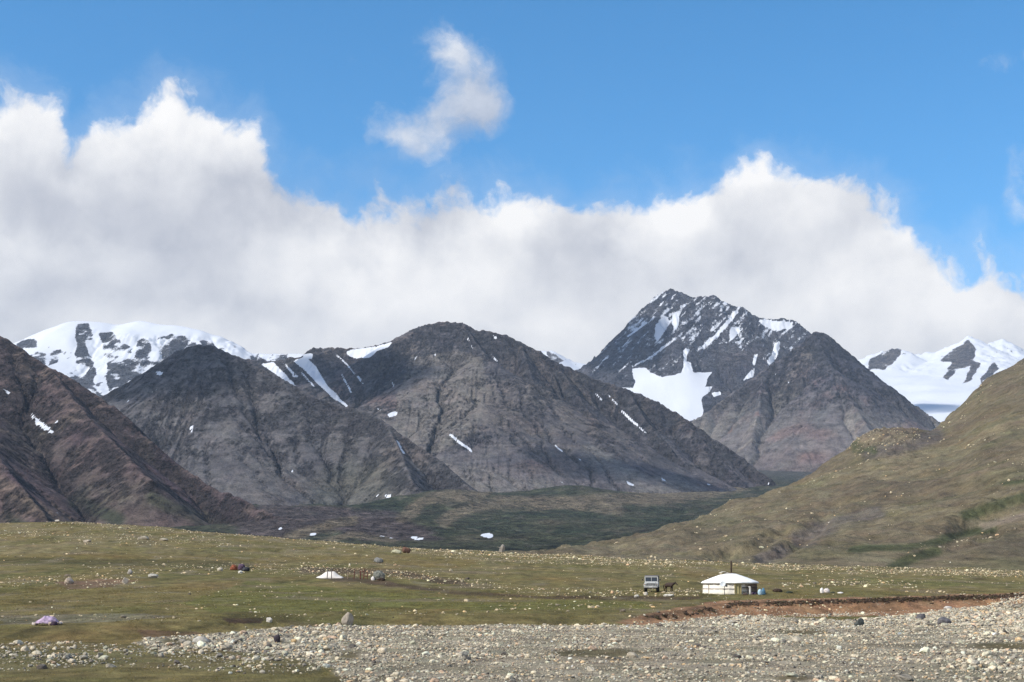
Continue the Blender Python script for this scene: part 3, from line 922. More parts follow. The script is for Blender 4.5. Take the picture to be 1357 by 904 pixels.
class Sheet:
    def __init__(self, t, rows, Z):
        self.t, self.rows, self.Z = t, rows, Z

    def h(self, x, y):
        x = np.asarray(x, float)
        y = np.asarray(y, float)
        c = np.clip(np.interp(x / y, self.t, np.arange(len(self.t))), 0, len(self.t) - 1.001)
        r = np.clip(np.interp(y, self.rows, np.arange(len(self.rows))), 0, len(self.rows) - 1.001)
        ci, ri = c.astype(int), r.astype(int)
        fc, fr = c - ci, r - ri
        Z = self.Z
        return (Z[ri, ci] * (1 - fc) + Z[ri, ci + 1] * fc) * (1 - fr) + (Z[ri + 1, ci] * (1 - fc) + Z[ri + 1, ci + 1] * fc) * fr

    def place(self, px, py, dmin=40.0):
        a, b = ray(px, py)
        d = np.arange(dmin, self.rows[-1], 0.05 if dmin < 300 else 0.5)
        z = EYE + b * d
        g = self.h(a * d, d)
        hit = np.nonzero(z <= g)[0]
        i = hit[0] if len(hit) else len(d) - 1
        return Vector((a * d[i], d[i], float(g[i])))


# ---- meadow, terrace, river bed and bank
FORE_COLS = {
    -400: [(846, 88), (828, 96), (800, 130), (770, 190), (735, 290), (684, 430)],
    0: [(848, 88), (830, 95), (801, 130), (770, 190), (740, 280), (692, 430)],
    100: [(848, 88), (831, 94), (802, 128), (770, 190), (738, 280), (691, 430)],
    200: [(844, 92), (827, 98), (802, 128), (772, 188), (742, 280), (699, 430)],
    300: [(838, 98), (822, 103), (802, 130), (772, 190), (744, 280), (706, 430)],
    400: [(832, 106), (818, 112), (800, 136), (775, 190), (748, 280), (714, 430)],
    520: [(829, 112), (815, 118), (798, 145), (776, 190), (750, 280), (724, 430)],
    700: [(828, 113), (815, 118), (800, 140), (785, 172), (757, 270), (734, 430)],
    820: [(827, 115), (816, 120), (801, 142), (787, 167), (764, 250), (740, 430)],
    870: [(823, 122), (812, 126), (797, 148), (786, 168), (766, 240), (742, 430)],
    920: [(818, 134), (804, 139), (793, 153), (786, 169), (766, 240), (744, 430)],
    970: [(816, 142), (798, 147), (791, 158), (786, 168), (768, 230), (746, 430)],
    1050: [(814, 146), (796, 150), (789, 164), (782, 176), (766, 240), (749, 430)],
    1150: [(812, 149), (793, 153), (787, 166), (780, 180), (766, 240), (752, 430)],
    1250: [(806, 156), (790, 160), (785, 172), (778, 188), (765, 240), (755, 430)],
    1357: [(798, 160), (788, 164), (782, 178), (775, 195), (765, 240), (758, 430)],
    1750: [(796, 160), (786, 164), (780, 178), (773, 195), (763, 240), (758, 430)],
}
GRAVEL_Z = -1.8
fore_px = sorted(FORE_COLS)
fore_ctrl = []
for p in fore_px:
    cc = [(2.0, 0.25), (10.0, 0.1), (25.0, -0.75), (38.0, -1.45), (48.0, GRAVEL_Z)]
    cc += [(d, zof(py, d)) for py, d in FORE_COLS[p]]
    zc = cc[-1][1]
    cc += [(470.0, zc - 1.0), (560.0, zc - 9.0), (760.0, min(zc - 26.0, -6.0))]
    fore_ctrl.append(cc)
fore_t = np.concatenate([np.linspace(-0.85, -0.41, 24), np.linspace(-0.405, 0.405, 560), np.linspace(0.41, 0.85, 24)])
fore_rows = np.concatenate([np.arange(2, 44, 2.0), np.arange(44, 90, 0.45), np.arange(90, 172, 0.30), np.arange(172, 300, 0.8), np.arange(300, 460, 1.8), np.arange(460, 765, 12.0)])
FT, FD = np.meshgrid(fore_t, fore_rows)
FX = FT * FD
FPX0 = PW / 2 + F * CP * FT                           # column of the photograph that a direction falls in, roughly
# the bank line wanders: shift the depth at which the profile is read
wand = 2.4 * fbm(FX / 16.0, np.zeros_like(FX) + 0.3, 4, 301, 0.6) + 0.8 * fbm(FX / 2.6, FX * 0 + 5.3, 3, 302, 0.6)
wand = wand * sstep(70, 95, FD) * sstep(215, 165, FD)
base = loft(fore_px, fore_ctrl, fore_t, fore_rows)
base = smooth_cols(base, 6)
FZ = np.empty_like(base)
for i in range(len(fore_t)):
    FZ[:, i] = np.interp(fore_rows + wand[:, i], fore_rows, base[:, i])
FZ = np.where(FD < 44, base, FZ)
fade = sstep(30, 60, FD)
big = sstep(140, 320, FD)
FZ = FZ + fade * (0.10 * fbm(FX / 7, FD / 7, 4, 303) + 0.05 * fbm(FX / 1.6, FD / 1.6, 3, 304))
FZ = FZ + sstep(100, 190, FD) * 0.30 * fbm(FX / 22, FD / 22, 4, 305) + big * (0.9 * fbm(FX / 38, FD / 30, 4, 306) + 0.35 * fbm(FX / 9, FD / 9, 4, 311, .6))
# steps in the river bed and a gravel heap at the right edge
inbed = sstep(48, 52, FD) * sstep(113, 105, FD)
FZ = FZ + inbed * 0.22 * fbm(FX / 14, FD / 5, 4, 307) * sstep(300, 420, FPX0)
hx, hd = at(1430, 800, 137)[0], 137
FZ = FZ + 1.75 * np.exp(-(((FX - hx) / 6.0) ** 2 + ((FD - hd) / 9.0) ** 2) ** 1.3)
# hollows: dry pool at the left, side gully, cut below the meadow
for (cpx, cpy, dd, wx, wd, dep) in [(235, 849, 86, 2.6, 1.6, .35), (325, 823, 103, 1.5, .9, .55), (463, 869, 69, 1.1, 1.0, .32), (800, 868, 70, 3.2, .8, .28), (960, 877, 66, 5.2, .55, .22),
                                    (1065, 833, 105, 2.8, 1.2, .15), (125, 768, 192, 3.5, 2.2, .5)]:
    cx = at(cpx, cpy, dd)[0]
    FZ = FZ - dep * np.exp(-(((FX - cx) / wx) ** 2 + ((FD - dd) / wd) ** 2) ** 2)
fore = Sheet(fore_t, fore_rows, FZ)
FPX, FPY = proj(FX, FD, FZ)

# what grows or lies where (all as places on the ground)
jx = FPX + 14 * fbm(FX / 6, FD / 6, 4, 308)
jy = FPY + 3.0 * fbm(FX / 5, FD / 9, 4, 309)
GRAVEL_POLY = [(175, 853), (200, 846), (260, 842), (330, 837), (390, 831), (430, 829), (560, 829), (815, 828), (850, 828), (900, 823), (960, 816), (1040, 818), (1130, 822), (1190, 816), (1260, 808),
               (1310, 802), (1340, 788), (1420, 770), (1900, 780), (1900, 1300), (560, 1300), (480, 930), (440, 888), (385, 872), (330, 866), (265, 860), (200, 860)]
SPARSE_POLY = [(-300, 858), (0, 854), (60, 850), (170, 856), (250, 862), (390, 868), (430, 880), (420, 893), (330, 892), (230, 886), (120, 884), (0, 892), (-300, 895)]
SOIL_POLY = [(818, 826), (850, 815), (900, 805), (960, 796), (1060, 793), (1160, 792), (1260, 788), (1357, 786), (1700, 783), (1700, 800), (1357, 800), (1260, 810), (1200, 815), (1130, 818), (1040, 816), (960, 818),
             (900, 824), (850, 829)]


gravel_m = blur01(inpoly(jx, jy, GRAVEL_POLY))
sparse_m = blur01(inpoly(jx, jy, SPARSE_POLY))
soil_m = blur01(inpoly(jx, jy, SOIL_POLY), 1)
gz = np.gradient(FZ, axis=0) / np.gradient(fore_rows)[:, None]
falb = lerp(np.array((0.118, 0.103, 0.040)), np.array((0.160, 0.128, 0.055)), sstep(-.4, .4, fbm(FX / 26, FD / 40, 4, 320))[..., None])
falb = paint(falb, sstep(.0, .4, fbm(FX / 9, FD / 22, 5, 321)) * .5, (0.098, 0.098, 0.036))
falb = paint(falb, sstep(.05, .4, fbm(FX / 14, FD / 34, 5, 322)) * .55, (0.170, 0.115, 0.048))
falb = paint(falb, sstep(.1, .45, fbm(FX / 5, FD / 16, 5, 323, .6)) * .5, (0.060, 0.055, 0.026))
# bright green turf of the terrace, stony grey crest, brown trodden lines
falb = paint(falb, inpoly(jx, jy, [(240, 800), (330, 770), (430, 778), (560, 790), (640, 797), (860, 797), (860, 806), (700, 808), (520, 806), (400, 812), (280, 812)]) * .7, (0.112, 0.112, 0.036))
falb = paint(falb, sstep(22, 4, dline(jx, jy * 3, [(1130, 770 * 3), (1357, 776 * 3)])) * .6, (0.118, 0.115, 0.042))
falb = paint(falb, sstep(200, 330, FD) * sstep(-.2, .35, fbm(FX / 18, FD / 20, 5, 324)) * .65, (0.185, 0.150, 0.088))
falb = paint(falb, inpoly(jx, jy, [(0, 735), (180, 733), (330, 740), (520, 735), (640, 742), (620, 752), (420, 745), (300, 748), (150, 746), (0, 744)]) * .5, (0.135, 0.100, 0.034))
falb = paint(falb, sstep(7, 2, dline(jx, jy, [(-50, 743), (90, 744), (200, 746), (330, 749)])) * .6, (0.045, 0.045, 0.022))
DIRT_LINES = [([(425, 764), (470, 769), (520, 773)], 8), ([(520, 775), (600, 785), (720, 792), (860, 793), (930, 792)], 6), ([(400, 755), (520, 758), (620, 775)], 9)]
for ln, wd_ in DIRT_LINES:
    falb = paint(falb, sstep(wd_ * .6, wd_ * .2, dline(jx, jy, ln)) * .75, (0.062, 0.040, 0.032))
falb = paint(falb, sstep(.12, .4, fbm(FX / 3.5, FD / 12, 4, 327)) * inpoly(jx, jy, [(420, 812), (700, 808), (860, 812), (810, 828), (500, 830)]) * .6, (0.085, 0.058, 0.036))
falb = paint(falb, inpoly(jx, jy, [(70, 772), (130, 766), (180, 770), (150, 778), (90, 780)]) * .8, (0.150, 0.092, 0.066))
falb = paint(falb, inpoly(jx, jy, [(180, 835), (260, 836), (280, 842), (190, 848)]) * .7, (0.105, 0.062, 0.044))
falb = paint(falb, inpoly(jx, jy, [(296, 820), (345, 818), (350, 826), (300, 827)]) * .85, (0.050, 0.030, 0.024))
falb = paint(falb, inpoly(jx, jy, [(0, 815), (150, 813), (240, 816), (150, 824), (0, 828)]) * .5, (0.165, 0.155, 0.125))
sed = lerp(np.array((0.205, 0.178, 0.128)), np.array((0.285, 0.25, 0.19)), sstep(-.4, .4, fbm(FX / 4, FD / 6, 4, 325))[..., None])
sed = paint(sed, sstep(.1, .4, fbm(FX / 5, FD / 4, 4, 326)) * .45, (0.110, 0.095, 0.062))
falb = falb * (1 - gravel_m[..., None]) + sed * gravel_m[..., None]
falb = paint(falb, sparse_m * .4, (0.135, 0.118, 0.070))
for (cpx, cpy, rx, ry) in [(235, 851, 30, 6), (463, 869, 16, 7), (790, 866, 80, 6), (1065, 838, 55, 4), (1140, 815, 30, 3), (1330, 856, 50, 5), (1050, 899, 30, 4), (470, 900, 60, 6)]:
    falb = paint(falb, sstep(1.2, .5, np.hypot((jx - cpx) / rx, (jy - cpy) / ry)) * .75, (0.085, 0.070, 0.032))
redv = lerp(np.array((0.290, 0.165, 0.092)), np.array((0.220, 0.125, 0.072)), sstep(-.3, .4, fbm(FX / 5, FD / 3, 5, 328))[..., None])
redv = paint(redv, sstep(.05, .4, fbm(FX / 1.2, FZ * 9 + FX * .1, 4, 344, .6)) * .55, (0.120, 0.070, 0.044))
redv = paint(redv, sstep(.15, .4, fbm(FX / 2.2, FD / 2, 4, 345, .6)) * .5, (0.270, 0.190, 0.125))
falb = falb * (1 - soil_m[..., None]) + redv * soil_m[..., None]
# dark humus just under the turf along the top of the bank
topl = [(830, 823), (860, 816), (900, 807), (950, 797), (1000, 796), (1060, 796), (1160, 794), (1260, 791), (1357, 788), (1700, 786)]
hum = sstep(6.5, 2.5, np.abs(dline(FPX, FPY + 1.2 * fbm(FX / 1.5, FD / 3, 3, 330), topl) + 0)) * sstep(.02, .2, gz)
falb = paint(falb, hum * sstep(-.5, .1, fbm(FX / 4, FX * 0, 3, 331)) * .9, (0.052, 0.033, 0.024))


mott = .9 * fbm(FX / 2.6, FD / 7, 5, 340, .65) + .6 * fbm(FX / .9, FD / 2.4, 3, 341, .6)
falb = falb * np.array((1.28, 1.27, 1.22)) * (1 + np.clip(mott, -.55, .7) * np.where(soil_m + gravel_m > .5, .45, .62))[..., None]
dkp = sstep(.16, .42, fbm(FX / 6, FD / 20, 5, 342, .6)) * (1 - gravel_m) * (1 - soil_m)
falb = paint(falb, dkp * .55, (0.070, 0.058, 0.026))
bare = sstep(.10, .45, fbm(FX / 9, FD / 14, 4, 611)) * (1 - gravel_m) * (1 - soil_m) * sstep(85, 100, FD)
falb = paint(falb, bare * .6, (0.205, 0.165, 0.105))
pal = sstep(.2, .42, fbm(FX / 8, FD / 18, 5, 343, .6)) * (1 - gravel_m) * (1 - soil_m) * sstep(110, 180, FD)
falb = paint(falb, pal * .6, (0.225, 0.190, 0.120))
halb_gain = np.array((1.27, 1.30, 1.30))


def ground_material(name, s1, s2, bump, lo=0.55, hi=1.45, coarse=None):
    m = bpy.data.materials.new(name)
    m.use_nodes = True
    nt = m.node_tree
    k = NT(nt)
    bs = nt.nodes['Principled BSDF']
    alb = k.n('ShaderNodeAttribute', attribute_name='albedo').outputs['Color']
    pos = k.n('ShaderNodeTexCoord').outputs['Object']
    n1 = k.noise(pos, s1, 6.0, 0.68)
    n2 = k.noise(pos, s2, 4.0, 0.65)
    v = k.math('ADD', k.math('MULTIPLY', n1, 0.6), k.math('MULTIPLY', n2, 0.4))
    mul = k.smooth(v, 0.3, 0.7, lo, hi, kind='LINEAR')
    cc = k.n('ShaderNodeCombineColor')
    for i in range(3):
        k.put(cc.inputs[i], mul)
    col = k.mix(1.0, alb, cc.outputs[0], 'MULTIPLY')
    hue = k.noise(pos, s1 * 0.6, 4.0, 0.6, out=1)
    col = k.mix(0.35, col, k.mix(1.0, col, k.mix(0.6, (1, 1, 1), hue), 'MULTIPLY'))
    k.link(col, bs.inputs['Base Color'])
    bs.inputs['Roughness'].default_value = 0.95
    bs.inputs['Specular IOR Level'].default_value = 0.1
    bm = k.n('ShaderNodeBump')
    k.put(bm.inputs['Height'], k.math('ADD', n2, k.noise(pos, s2 * 3, 4.0, 0.65)))
    bm.inputs['Strength'].default_value = 0.9
    bm.inputs['Distance'].default_value = bump
    k.link(bm.outputs[0], bs.inputs['Normal'])
    return m


m_ground = ground_material("meadow_soil", 0.55, 4.5, 0.16, .35, 1.65)
grid_mesh('ground', FX, FD, FZ, m_ground, dict(albedo=falb))

# ---- the grassy hill at the right
HILL = {   # crest (py, d), two steps down the face, foot
    640: [(745, 620), (748, 580), (752, 540), (758, 470)],
    720: [(735, 720), (741, 640), (748, 560), (756, 470)],
    790: [(720, 840), (731, 700), (742, 580), (754, 470)],
    860: [(704, 930), (722, 750), (738, 600), (753, 470)],
    930: [(684, 1020), (710, 790), (732, 610), (753, 470)],
    1000: [(660, 1120), (697, 830), (728, 620), (754, 470)],
    1050: [(638, 1180), (686, 850), (724, 620), (756, 470)],
    1095: [(612, 1230), (674, 860), (719, 620), (757, 470)],
    1130: [(590, 1260), (664, 870), (715, 620), (758, 470)],
    1160: [(577, 1280), (658, 880), (712, 620), (759, 470)],
    1200: [(570, 1300), (650, 890), (709, 620), (760, 470)],
    1228: [(568, 1320), (643, 900), (706, 620), (761, 470)],
    1245: [(556, 1400), (634, 920), (702, 625), (761, 470)],
    1265: [(542, 1440), (626, 930), (699, 625), (762, 470)],
    1300: [(508, 1480), (610, 930), (693, 620), (763, 470)],
    1357: [(475, 1540), (592, 930), (686, 615), (764, 470)],
    1500: [(405, 1650), (550, 930), (668, 600), (764, 470)],
    1800: [(330, 1750), (500, 930), (650, 600), (764, 470)],
}
hp = sorted(HILL)
hctrl = []
for p in hp:
    c = [(d, zof(py, d)) for py, d in HILL[p]][::-1]
    c = [(380.0, c[0][1] - 14.0), (430, c[0][1] - 5.0)] + c
    zc = c[-1][1]
    dl = c[-1][0]
    c += [(dl + 90, zc - 26.0), (dl + 600, max(zc - 320.0, -20.0))]
    hctrl.append(c)
ht = np.concatenate([np.linspace(-0.03, 0.42, 440), np.linspace(0.425, 0.8, 24)])
hrows = np.concatenate([np.arange(380, 700, 2.6), np.arange(700, 1100, 3.6), np.arange(1100, 1760, 6.0), np.arange(1760, 2360, 40.0)])
HT, HD = np.meshgrid(ht, hrows)
HX = HT * HD
HZ = loft(hp, hctrl, ht, hrows)
HZ = smooth_rows(smooth_cols(HZ, 5), 10)
kface = sstep(440, 620, HD)
und = fbm(HX / 120, HD / 220, 5, 401, .55)
HZ = HZ + kface * (9.0 * und + 3.2 * fbm(HX / 34, HD / 60, 5, 402, .6, ridged=True) + 1.0 * fbm(HX / 9, HD / 12, 3, 409))
HPX, HPY = proj(HX, HD, HZ)
# gulches with green bushes
for ln, w_, dep in [([(1270, 700), (1300, 684), (1340, 668), (1400, 655)], 20, 5.0), ([(1170, 756), (1215, 742), (1260, 728), (1320, 706)], 12, 3.0), ([(1010, 742), (1060, 712), (1090, 690)], 16, 5.0), ([(930, 745), (1000, 725), (1040, 700)], 12, 3.0)]:
    HZ = HZ - dep * sstep(w_, 0, dline(HPX, HPY, ln)) * kface
# the rocky knob at the shoulder
kn = sstep(60, 10, np.hypot((HPX - 1180) / 1.2, (HPY - 590) * 1.1)) * sstep(1000, 1150, HD)
HZ = HZ + kn * 7 * fbm(HX / 26, HD / 26, 5, 403, .6, ridged=True)
HPX, HPY = proj(HX, HD, HZ)
hill = Sheet(ht, hrows, HZ)
jx = HPX + 12 * fbm(HX / 40, HD / 60, 4, 404)
jy = HPY + 8 * fbm(HX / 40, HD / 60, 4, 405)
halb = lerp(np.array((0.105, 0.082, 0.054)), np.array((0.150, 0.122, 0.074)), sstep(-.4, .4, fbm(HX / 90, HD / 160, 5, 406))[..., None])
halb = paint(halb, sstep(.0, .4, fbm(HX / 30, HD / 70, 5, 407)) * .6, (0.122, 0.094, 0.052))
halb = paint(halb, sstep(.05, .4, fbm(HX / 50, HD / 80, 5, 408)) * .5, (0.092, 0.086, 0.044))
halb = paint(halb, sstep(.12, .4, fbm(HX / 22, HD / 60, 5, 410)) * .5, (0.150, 0.125, 0.080))
for ln, w_ in [([(1060, 715), (1110, 690), (1160, 680)], 16), ([(1010, 742), (1040, 728)], 14), ([(1150, 600), (1210, 590), (1240, 575)], 14)]:
    halb = paint(halb, sstep(w_, w_ * .3, dline(jx, jy, ln)) * .6, (0.090, 0.076, 0.074))
for ln, w_ in [([(1280, 683), (1305, 674), (1340, 666), (1400, 648)], 11), ([(1180, 756), (1205, 742), (1240, 730)], 10), ([(1130, 728), (1200, 726), (1260, 714), (1320, 700)], 7), ([(1330, 640), (1380, 634)], 6),
               ([(1120, 590), (1160, 596)], 8)]:
    halb = paint(halb, sstep(w_, w_ * .35, dline(jx, jy, ln)) * .85, (0.050, 0.056, 0.026))
halb = paint(halb, sstep(8, 2, dline(jx, jy, [(1300, 698), (1330, 690), (1380, 676)])) * .8, (0.20, 0.155, 0.115))
halb = paint(halb, sstep(18, 4, dline(jx, jy, [(1140, 580), (1170, 574), (1200, 575)])) * .6, (0.165, 0.128, 0.090))
halb = paint(halb, sstep(.15, .4, fbm(HX / 14, HD / 22, 4, 411)) * kn * .8, (0.06, 0.05, 0.042))
halb = paint(halb, sstep(560, 480, HPY) * .35, (0.090, 0.074, 0.055))
m_hill = ground_material("hill_turf", 0.09, 0.5, 0.9, 0.3, 1.7)
grid_mesh('hill', HX, HD, HZ, m_hill, dict(albedo=halb * halb_gain))

# ---- the valley floor behind, out to the far ranges
vt = np.concatenate([np.linspace(-0.9, -0.4, 20), np.linspace(-0.395, 0.395, 360), np.linspace(0.4, 0.9, 20)])
vrows = np.concatenate([np.arange(400, 1000, 25.0), np.arange(1000, 2600, 12.0), np.arange(2600, 5200, 22.0), np.geomspace(5200, 16000, 60)])
VT, VD = np.meshgrid(vt, vrows)
VX = VT * VD
tab = [(400, 800), (600, 772), (800, 748), (1200, 728), (1800, 706), (2500, 684), (3200, 664), (3900, 648), (4800, 630), (6500, 604), (9500, 556), (10500, 545), (16000, 540)]
VZ = np.interp(VD, [a for a, b in tab], [zof(b, a) for a, b in tab])
ks = sstep(900, 1500, VD) * sstep(5200, 3600, VD)
VZ = VZ + ks * (14 * fbm(VX / 260, VD / 330, 5, 501, .5) + 5 * fbm(VX / 80, VD / 90, 4, 502, .55, ridged=True))
VZ = VZ + sstep(5200, 6000, VD) * 6 * fbm(VX / 300, VD / 300, 4, 503)


def lobe(px, py, d, rx, ry, hgt, e=1.5):
    global VZ
    cx = at(px, py, d)[0]
    VZ = VZ + hgt * np.exp(-(((VX - cx) / rx) ** 2 + ((VD - d) / ry) ** 2) ** e)


lobe(455, 705, 1750, 130, 170, 17)
lobe(570, 672, 2650, 120, 260, 26)
lobe(690, 668, 2900, 170, 300, 24)
lobe(820, 665, 3000, 130, 240, 20)
lobe(395, 690, 2300, 120, 200, 18)
VPX, VPY = proj(VX, VD, VZ)
jx = VPX + 14 * fbm(VX / 110, VD / 130, 4, 504)
jy = VPY + 5 * fbm(VX / 110, VD / 130, 4, 505)
valb = lerp(np.array((0.034, 0.043, 0.025)), np.array((0.060, 0.062, 0.036)), sstep(-.4, .4, fbm(VX / 150, VD / 220, 5, 506))[..., None])
valb = paint(valb, sstep(.1, .4, fbm(VX / 60, VD / 150, 5, 507)) * .6, (0.095, 0.080, 0.055))
valb = paint(valb, sstep(.15, .4, fbm(VX / 30, VD / 60, 4, 508)) * .5, (0.120, 0.105, 0.080))
PURPLE = [(340, 668), (430, 672), (520, 678), (560, 700), (590, 716), (480, 716), (440, 700), (380, 720), (330, 720), (300, 690)]
valb = paint(valb, blur01(inpoly(jx, jy, PURPLE), 2) * .8, (0.082, 0.062, 0.062))
for ln, w_ in [([(535, 685), (560, 665), (600, 656), (640, 656)], 9), ([(585, 692), (620, 674), (680, 664), (760, 668), (820, 676)], 8), ([(380, 712), (440, 694), (470, 690)], 6), ([(850, 660), (930, 650), (980, 642)], 12),
               ([(420, 720), (470, 708), (520, 716)], 4), ([(700, 668), (800, 662), (900, 658)], 9)]:
    valb = paint(valb, sstep(w_ * 1.25, w_ * .6, dline(jx, jy, ln)) * .85, (0.150, 0.122, 0.082))
valb = valb * (1 + np.clip(0.9 * fbm(VX / 28, VD / 60, 5, 512, .65), -.5, .8))[..., None]
valb = paint(valb, sstep(.18, .4, fbm(VX / 40, VD / 90, 5, 513, .6)) * .35, (0.034, 0.042, 0.026))
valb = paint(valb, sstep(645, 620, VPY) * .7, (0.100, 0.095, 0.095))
vsnow = np.zeros_like(VX)
sx_ = VPX + 1.5 * fbm(VX / 20, VD / 20, 3, 509)
for poly in [[(636, 708), (650, 706), (654, 711), (648, 714), (640, 712)], [(544, 711), (552, 711), (562, 714), (556, 716), (548, 715)], [(501, 709), (513, 711), (512, 712), (502, 711)],
             [(410, 707), (419, 706), (417, 709), (411, 710)], [(368, 699), (375, 701), (371, 702)], [(515, 712), (522, 713), (519, 714)], [(857, 712), (866, 708), (866, 710)]]:
    vsnow = np.maximum(vsnow, soft_poly(sx_, VPY, poly, 1.4))
vs_far = sstep(6800, 8200, VD) * sstep(.0, .1, VT)
vsnow = np.maximum(vsnow, vs_far)
m_valley = rock_material("valley_turf", 0.06, 10.0, 0.08)
grid_mesh('valley_floor', VX, VD, VZ, m_valley, dict(albedo=valb, snow=vsnow, rough=np.full_like(VX, .95) * (1 - vs_far)))


# ------------------------------------------------------------------ small clouds high up at the left, beyond the frame, whose shadows lie on the ranges
def cloud_material():
    m = bpy.data.materials.new("cloud_vapour")
    m.use_nodes = True
    nt = m.node_tree
    nt.nodes.clear()
    out = nt.nodes.new('ShaderNodeOutputMaterial')
    vol = nt.nodes.new('ShaderNodeVolumePrincipled')
    vol.inputs['Color'].default_value = (1, 1, 1, 1)
    vol.inputs['Density'].default_value = 0.011
    vol.inputs['Anisotropy'].default_value = 0.2
    nt.links.new(vol.outputs[0], out.inputs['Volume'])
    return m


m_vapour = cloud_material()


def drifting_cloud(target, size, alt, seed, label):
    t = (alt - target[2]) / SUN_DIR.z
    c = Vector(target) + SUN_DIR * t
    rng = np.random.default_rng(seed)
    bm = bmesh.new()
    bmesh.ops.create_icosphere(bm, subdivisions=5, radius=1.0)
    lum = rng.normal(size=(14, 3))
    lum /= np.linalg.norm(lum, axis=1)[:, None]
    amp = rng.uniform(.1, .32, 14)
    co = np.array([v.co[:] for v in bm.verts])
    r = 0.8 + sum(a * np.maximum(0, (co @ l - .55) / .45) ** 1.5 for a, l in zip(amp, lum))
    r = r + 0.10 * fbm(co[:, 0] * 3 + seed, co[:, 1] * 3 + co[:, 2] * 2, 5, seed, .6)
    for v, q in zip(bm.verts, co * r[:, None]):
        q[2] = q[2] if q[2] > 0 else q[2] * .55          # flat base
        v.co = q * np.array(size)
    me = bpy.data.meshes.new("cloud")
    bm.to_mesh(me)
    bm.free()
    me.materials.append(m_vapour)
    ob = bpy.data.objects.new("cloud", me)
    ob.location = c
    COL.objects.link(ob)
    ob['kind'] = 'stuff'


for tg, size, seed in [((222, 488, 3440), (150, 150, 130), 1), ((480, 517, 4400), (165, 170, 110), 2), ((425, 500, 4560), (120, 130, 110), 7), ((535, 518, 4330), (110, 120, 110), 8), ((880, 652, 3750), (210, 130, 70), 3),
                       ((1215, 526, 8900), (200, 190, 80), 4), ((832, 450, 7450), (300, 260, 140), 5)]:
    drifting_cloud(at(*tg), size, 4300 if tg[2] < 8000 else 5200, seed, '')


# ------------------------------------------------------------------ things: helpers
def tag(o, label, cat, group=None, kind=None):
    o['label'] = label
    o['category'] = cat
    if group:
        o['group'] = group
    if kind:
        o['kind'] = kind
    return o


def empty(name, loc, rz=0.0, label='', cat='', group=None):
    o = bpy.data.objects.new(name, None)
    o.location = loc
    o.rotation_euler = (0, 0, rz)
    o.empty_display_size = 0.3
    COL.objects.link(o)
    return tag(o, label, cat, group)


def link_mesh(name, me, mat, parent=None, smooth=False):
    if mat and not me.materials:
        me.materials.append(mat)
    for p in me.polygons:
        p.use_smooth = smooth
    o = bpy.data.objects.new(name, me)
    COL.objects.link(o)
    if parent:
        o.parent = parent
    return o


def obj(name, bm, mat, parent=None, smooth=False):
    me = bpy.data.meshes.new(name)
    bmesh.ops.recalc_face_normals(bm, faces=bm.faces)
    bm.to_mesh(me)
    bm.free()
    return link_mesh(name, me, mat, parent, smooth)


def bx(bm, c, s, rot=None, bev=0.0):
    r = bmesh.ops.create_cube(bm, size=1.0)
    vs = r['verts']
    M = Matrix.Translation(c) @ (rot.to_4x4() if rot else Matrix.Identity(4)) @ Matrix.Diagonal((*s, 1))
    bmesh.ops.transform(bm, matrix=M, verts=vs)
    if bev:
        es = list({e for v in vs for e in v.link_edges})
        bmesh.ops.bevel(bm, geom=es, offset=bev, segments=2, affect='EDGES')
    return vs


def tube(bm, pts, radii, n=8, caps=True):
    rings = []
    pts = [Vector(p) for p in pts]
    if not hasattr(radii, '__len__'):
        radii = [radii] * len(pts)
    for i, p in enumerate(pts):
        d = (pts[min(i + 1, len(pts) - 1)] - pts[max(i - 1, 0)]).normalized()
        a = d.orthogonal().normalized() if i == 0 else (prev - d * prev.dot(d)).normalized()
        prev = a
        b = d.cross(a)
        rings.append([bm.verts.new(p + (a * math.cos(2 * math.pi * k / n) + b * math.sin(2 * math.pi * k / n)) * radii[i]) for k in range(n)])
    for r0, r1 in zip(rings[:-1], rings[1:]):
        for k in range(n):
            bm.faces.new((r0[k], r0[(k + 1) % n], r1[(k + 1) % n], r1[k]))
    if caps:
        bm.faces.new(rings[0][::-1])
        bm.faces.new(rings[-1])


def lathe(bm, prof, n=32, a0=0.0, a1=2 * math.pi, wob=None):
    """profile of (radius, z) swept about z; angle 0 looks at the camera (-y), positive to the right"""
    closed = abs(a1 - a0 - 2 * math.pi) < 1e-6
    cols = []
    m = n if closed else n + 1
    for k in range(m):
        a = a0 + (a1 - a0) * k / n
        col = []
        for j, (r, z) in enumerate(prof):
            rr = r + (wob(a, j) if wob else 0)
            col.append(bm.verts.new((rr * math.sin(a), -rr * math.cos(a), z)))
        cols.append(col)
    for k in range(n):
        c0, c1 = cols[k], cols[(k + 1) % m]
        for j in range(len(prof) - 1):
            bm.faces.new((c0[j], c1[j], c1[j + 1], c0[j + 1]))


_mats = {}


def plain(name, rgb, rough=0.8, var=0.25, scale=6.0, metal=0.0, bump=0.0):
    if name in _mats:
        return _mats[name]
    m = bpy.data.materials.new(name)
    m.use_nodes = True
    k = NT(m.node_tree)
    bs = m.node_tree.nodes['Principled BSDF']
    pos = k.n('ShaderNodeTexCoord').outputs['Object']
    n = k.noise(pos, scale, 5.0, 0.6)
    dark = tuple(c * (1 - var) for c in rgb)
    lite = tuple(min(1, c * (1 + var)) for c in rgb)
    k.link(k.mix(k.smooth(n, .3, .7), (*dark, 1), (*lite, 1)), bs.inputs['Base Color'])
    bs.inputs['Roughness'].default_value = rough
    bs.inputs['Metallic'].default_value = metal
    bs.inputs['Specular IOR Level'].default_value = 0.3
    if bump:
        bm = k.n('ShaderNodeBump')
        k.put(bm.inputs['Height'], n)
        bm.inputs['Distance'].default_value = bump
        k.link(bm.outputs[0], bs.inputs['Normal'])
    _mats[name] = m
    return m


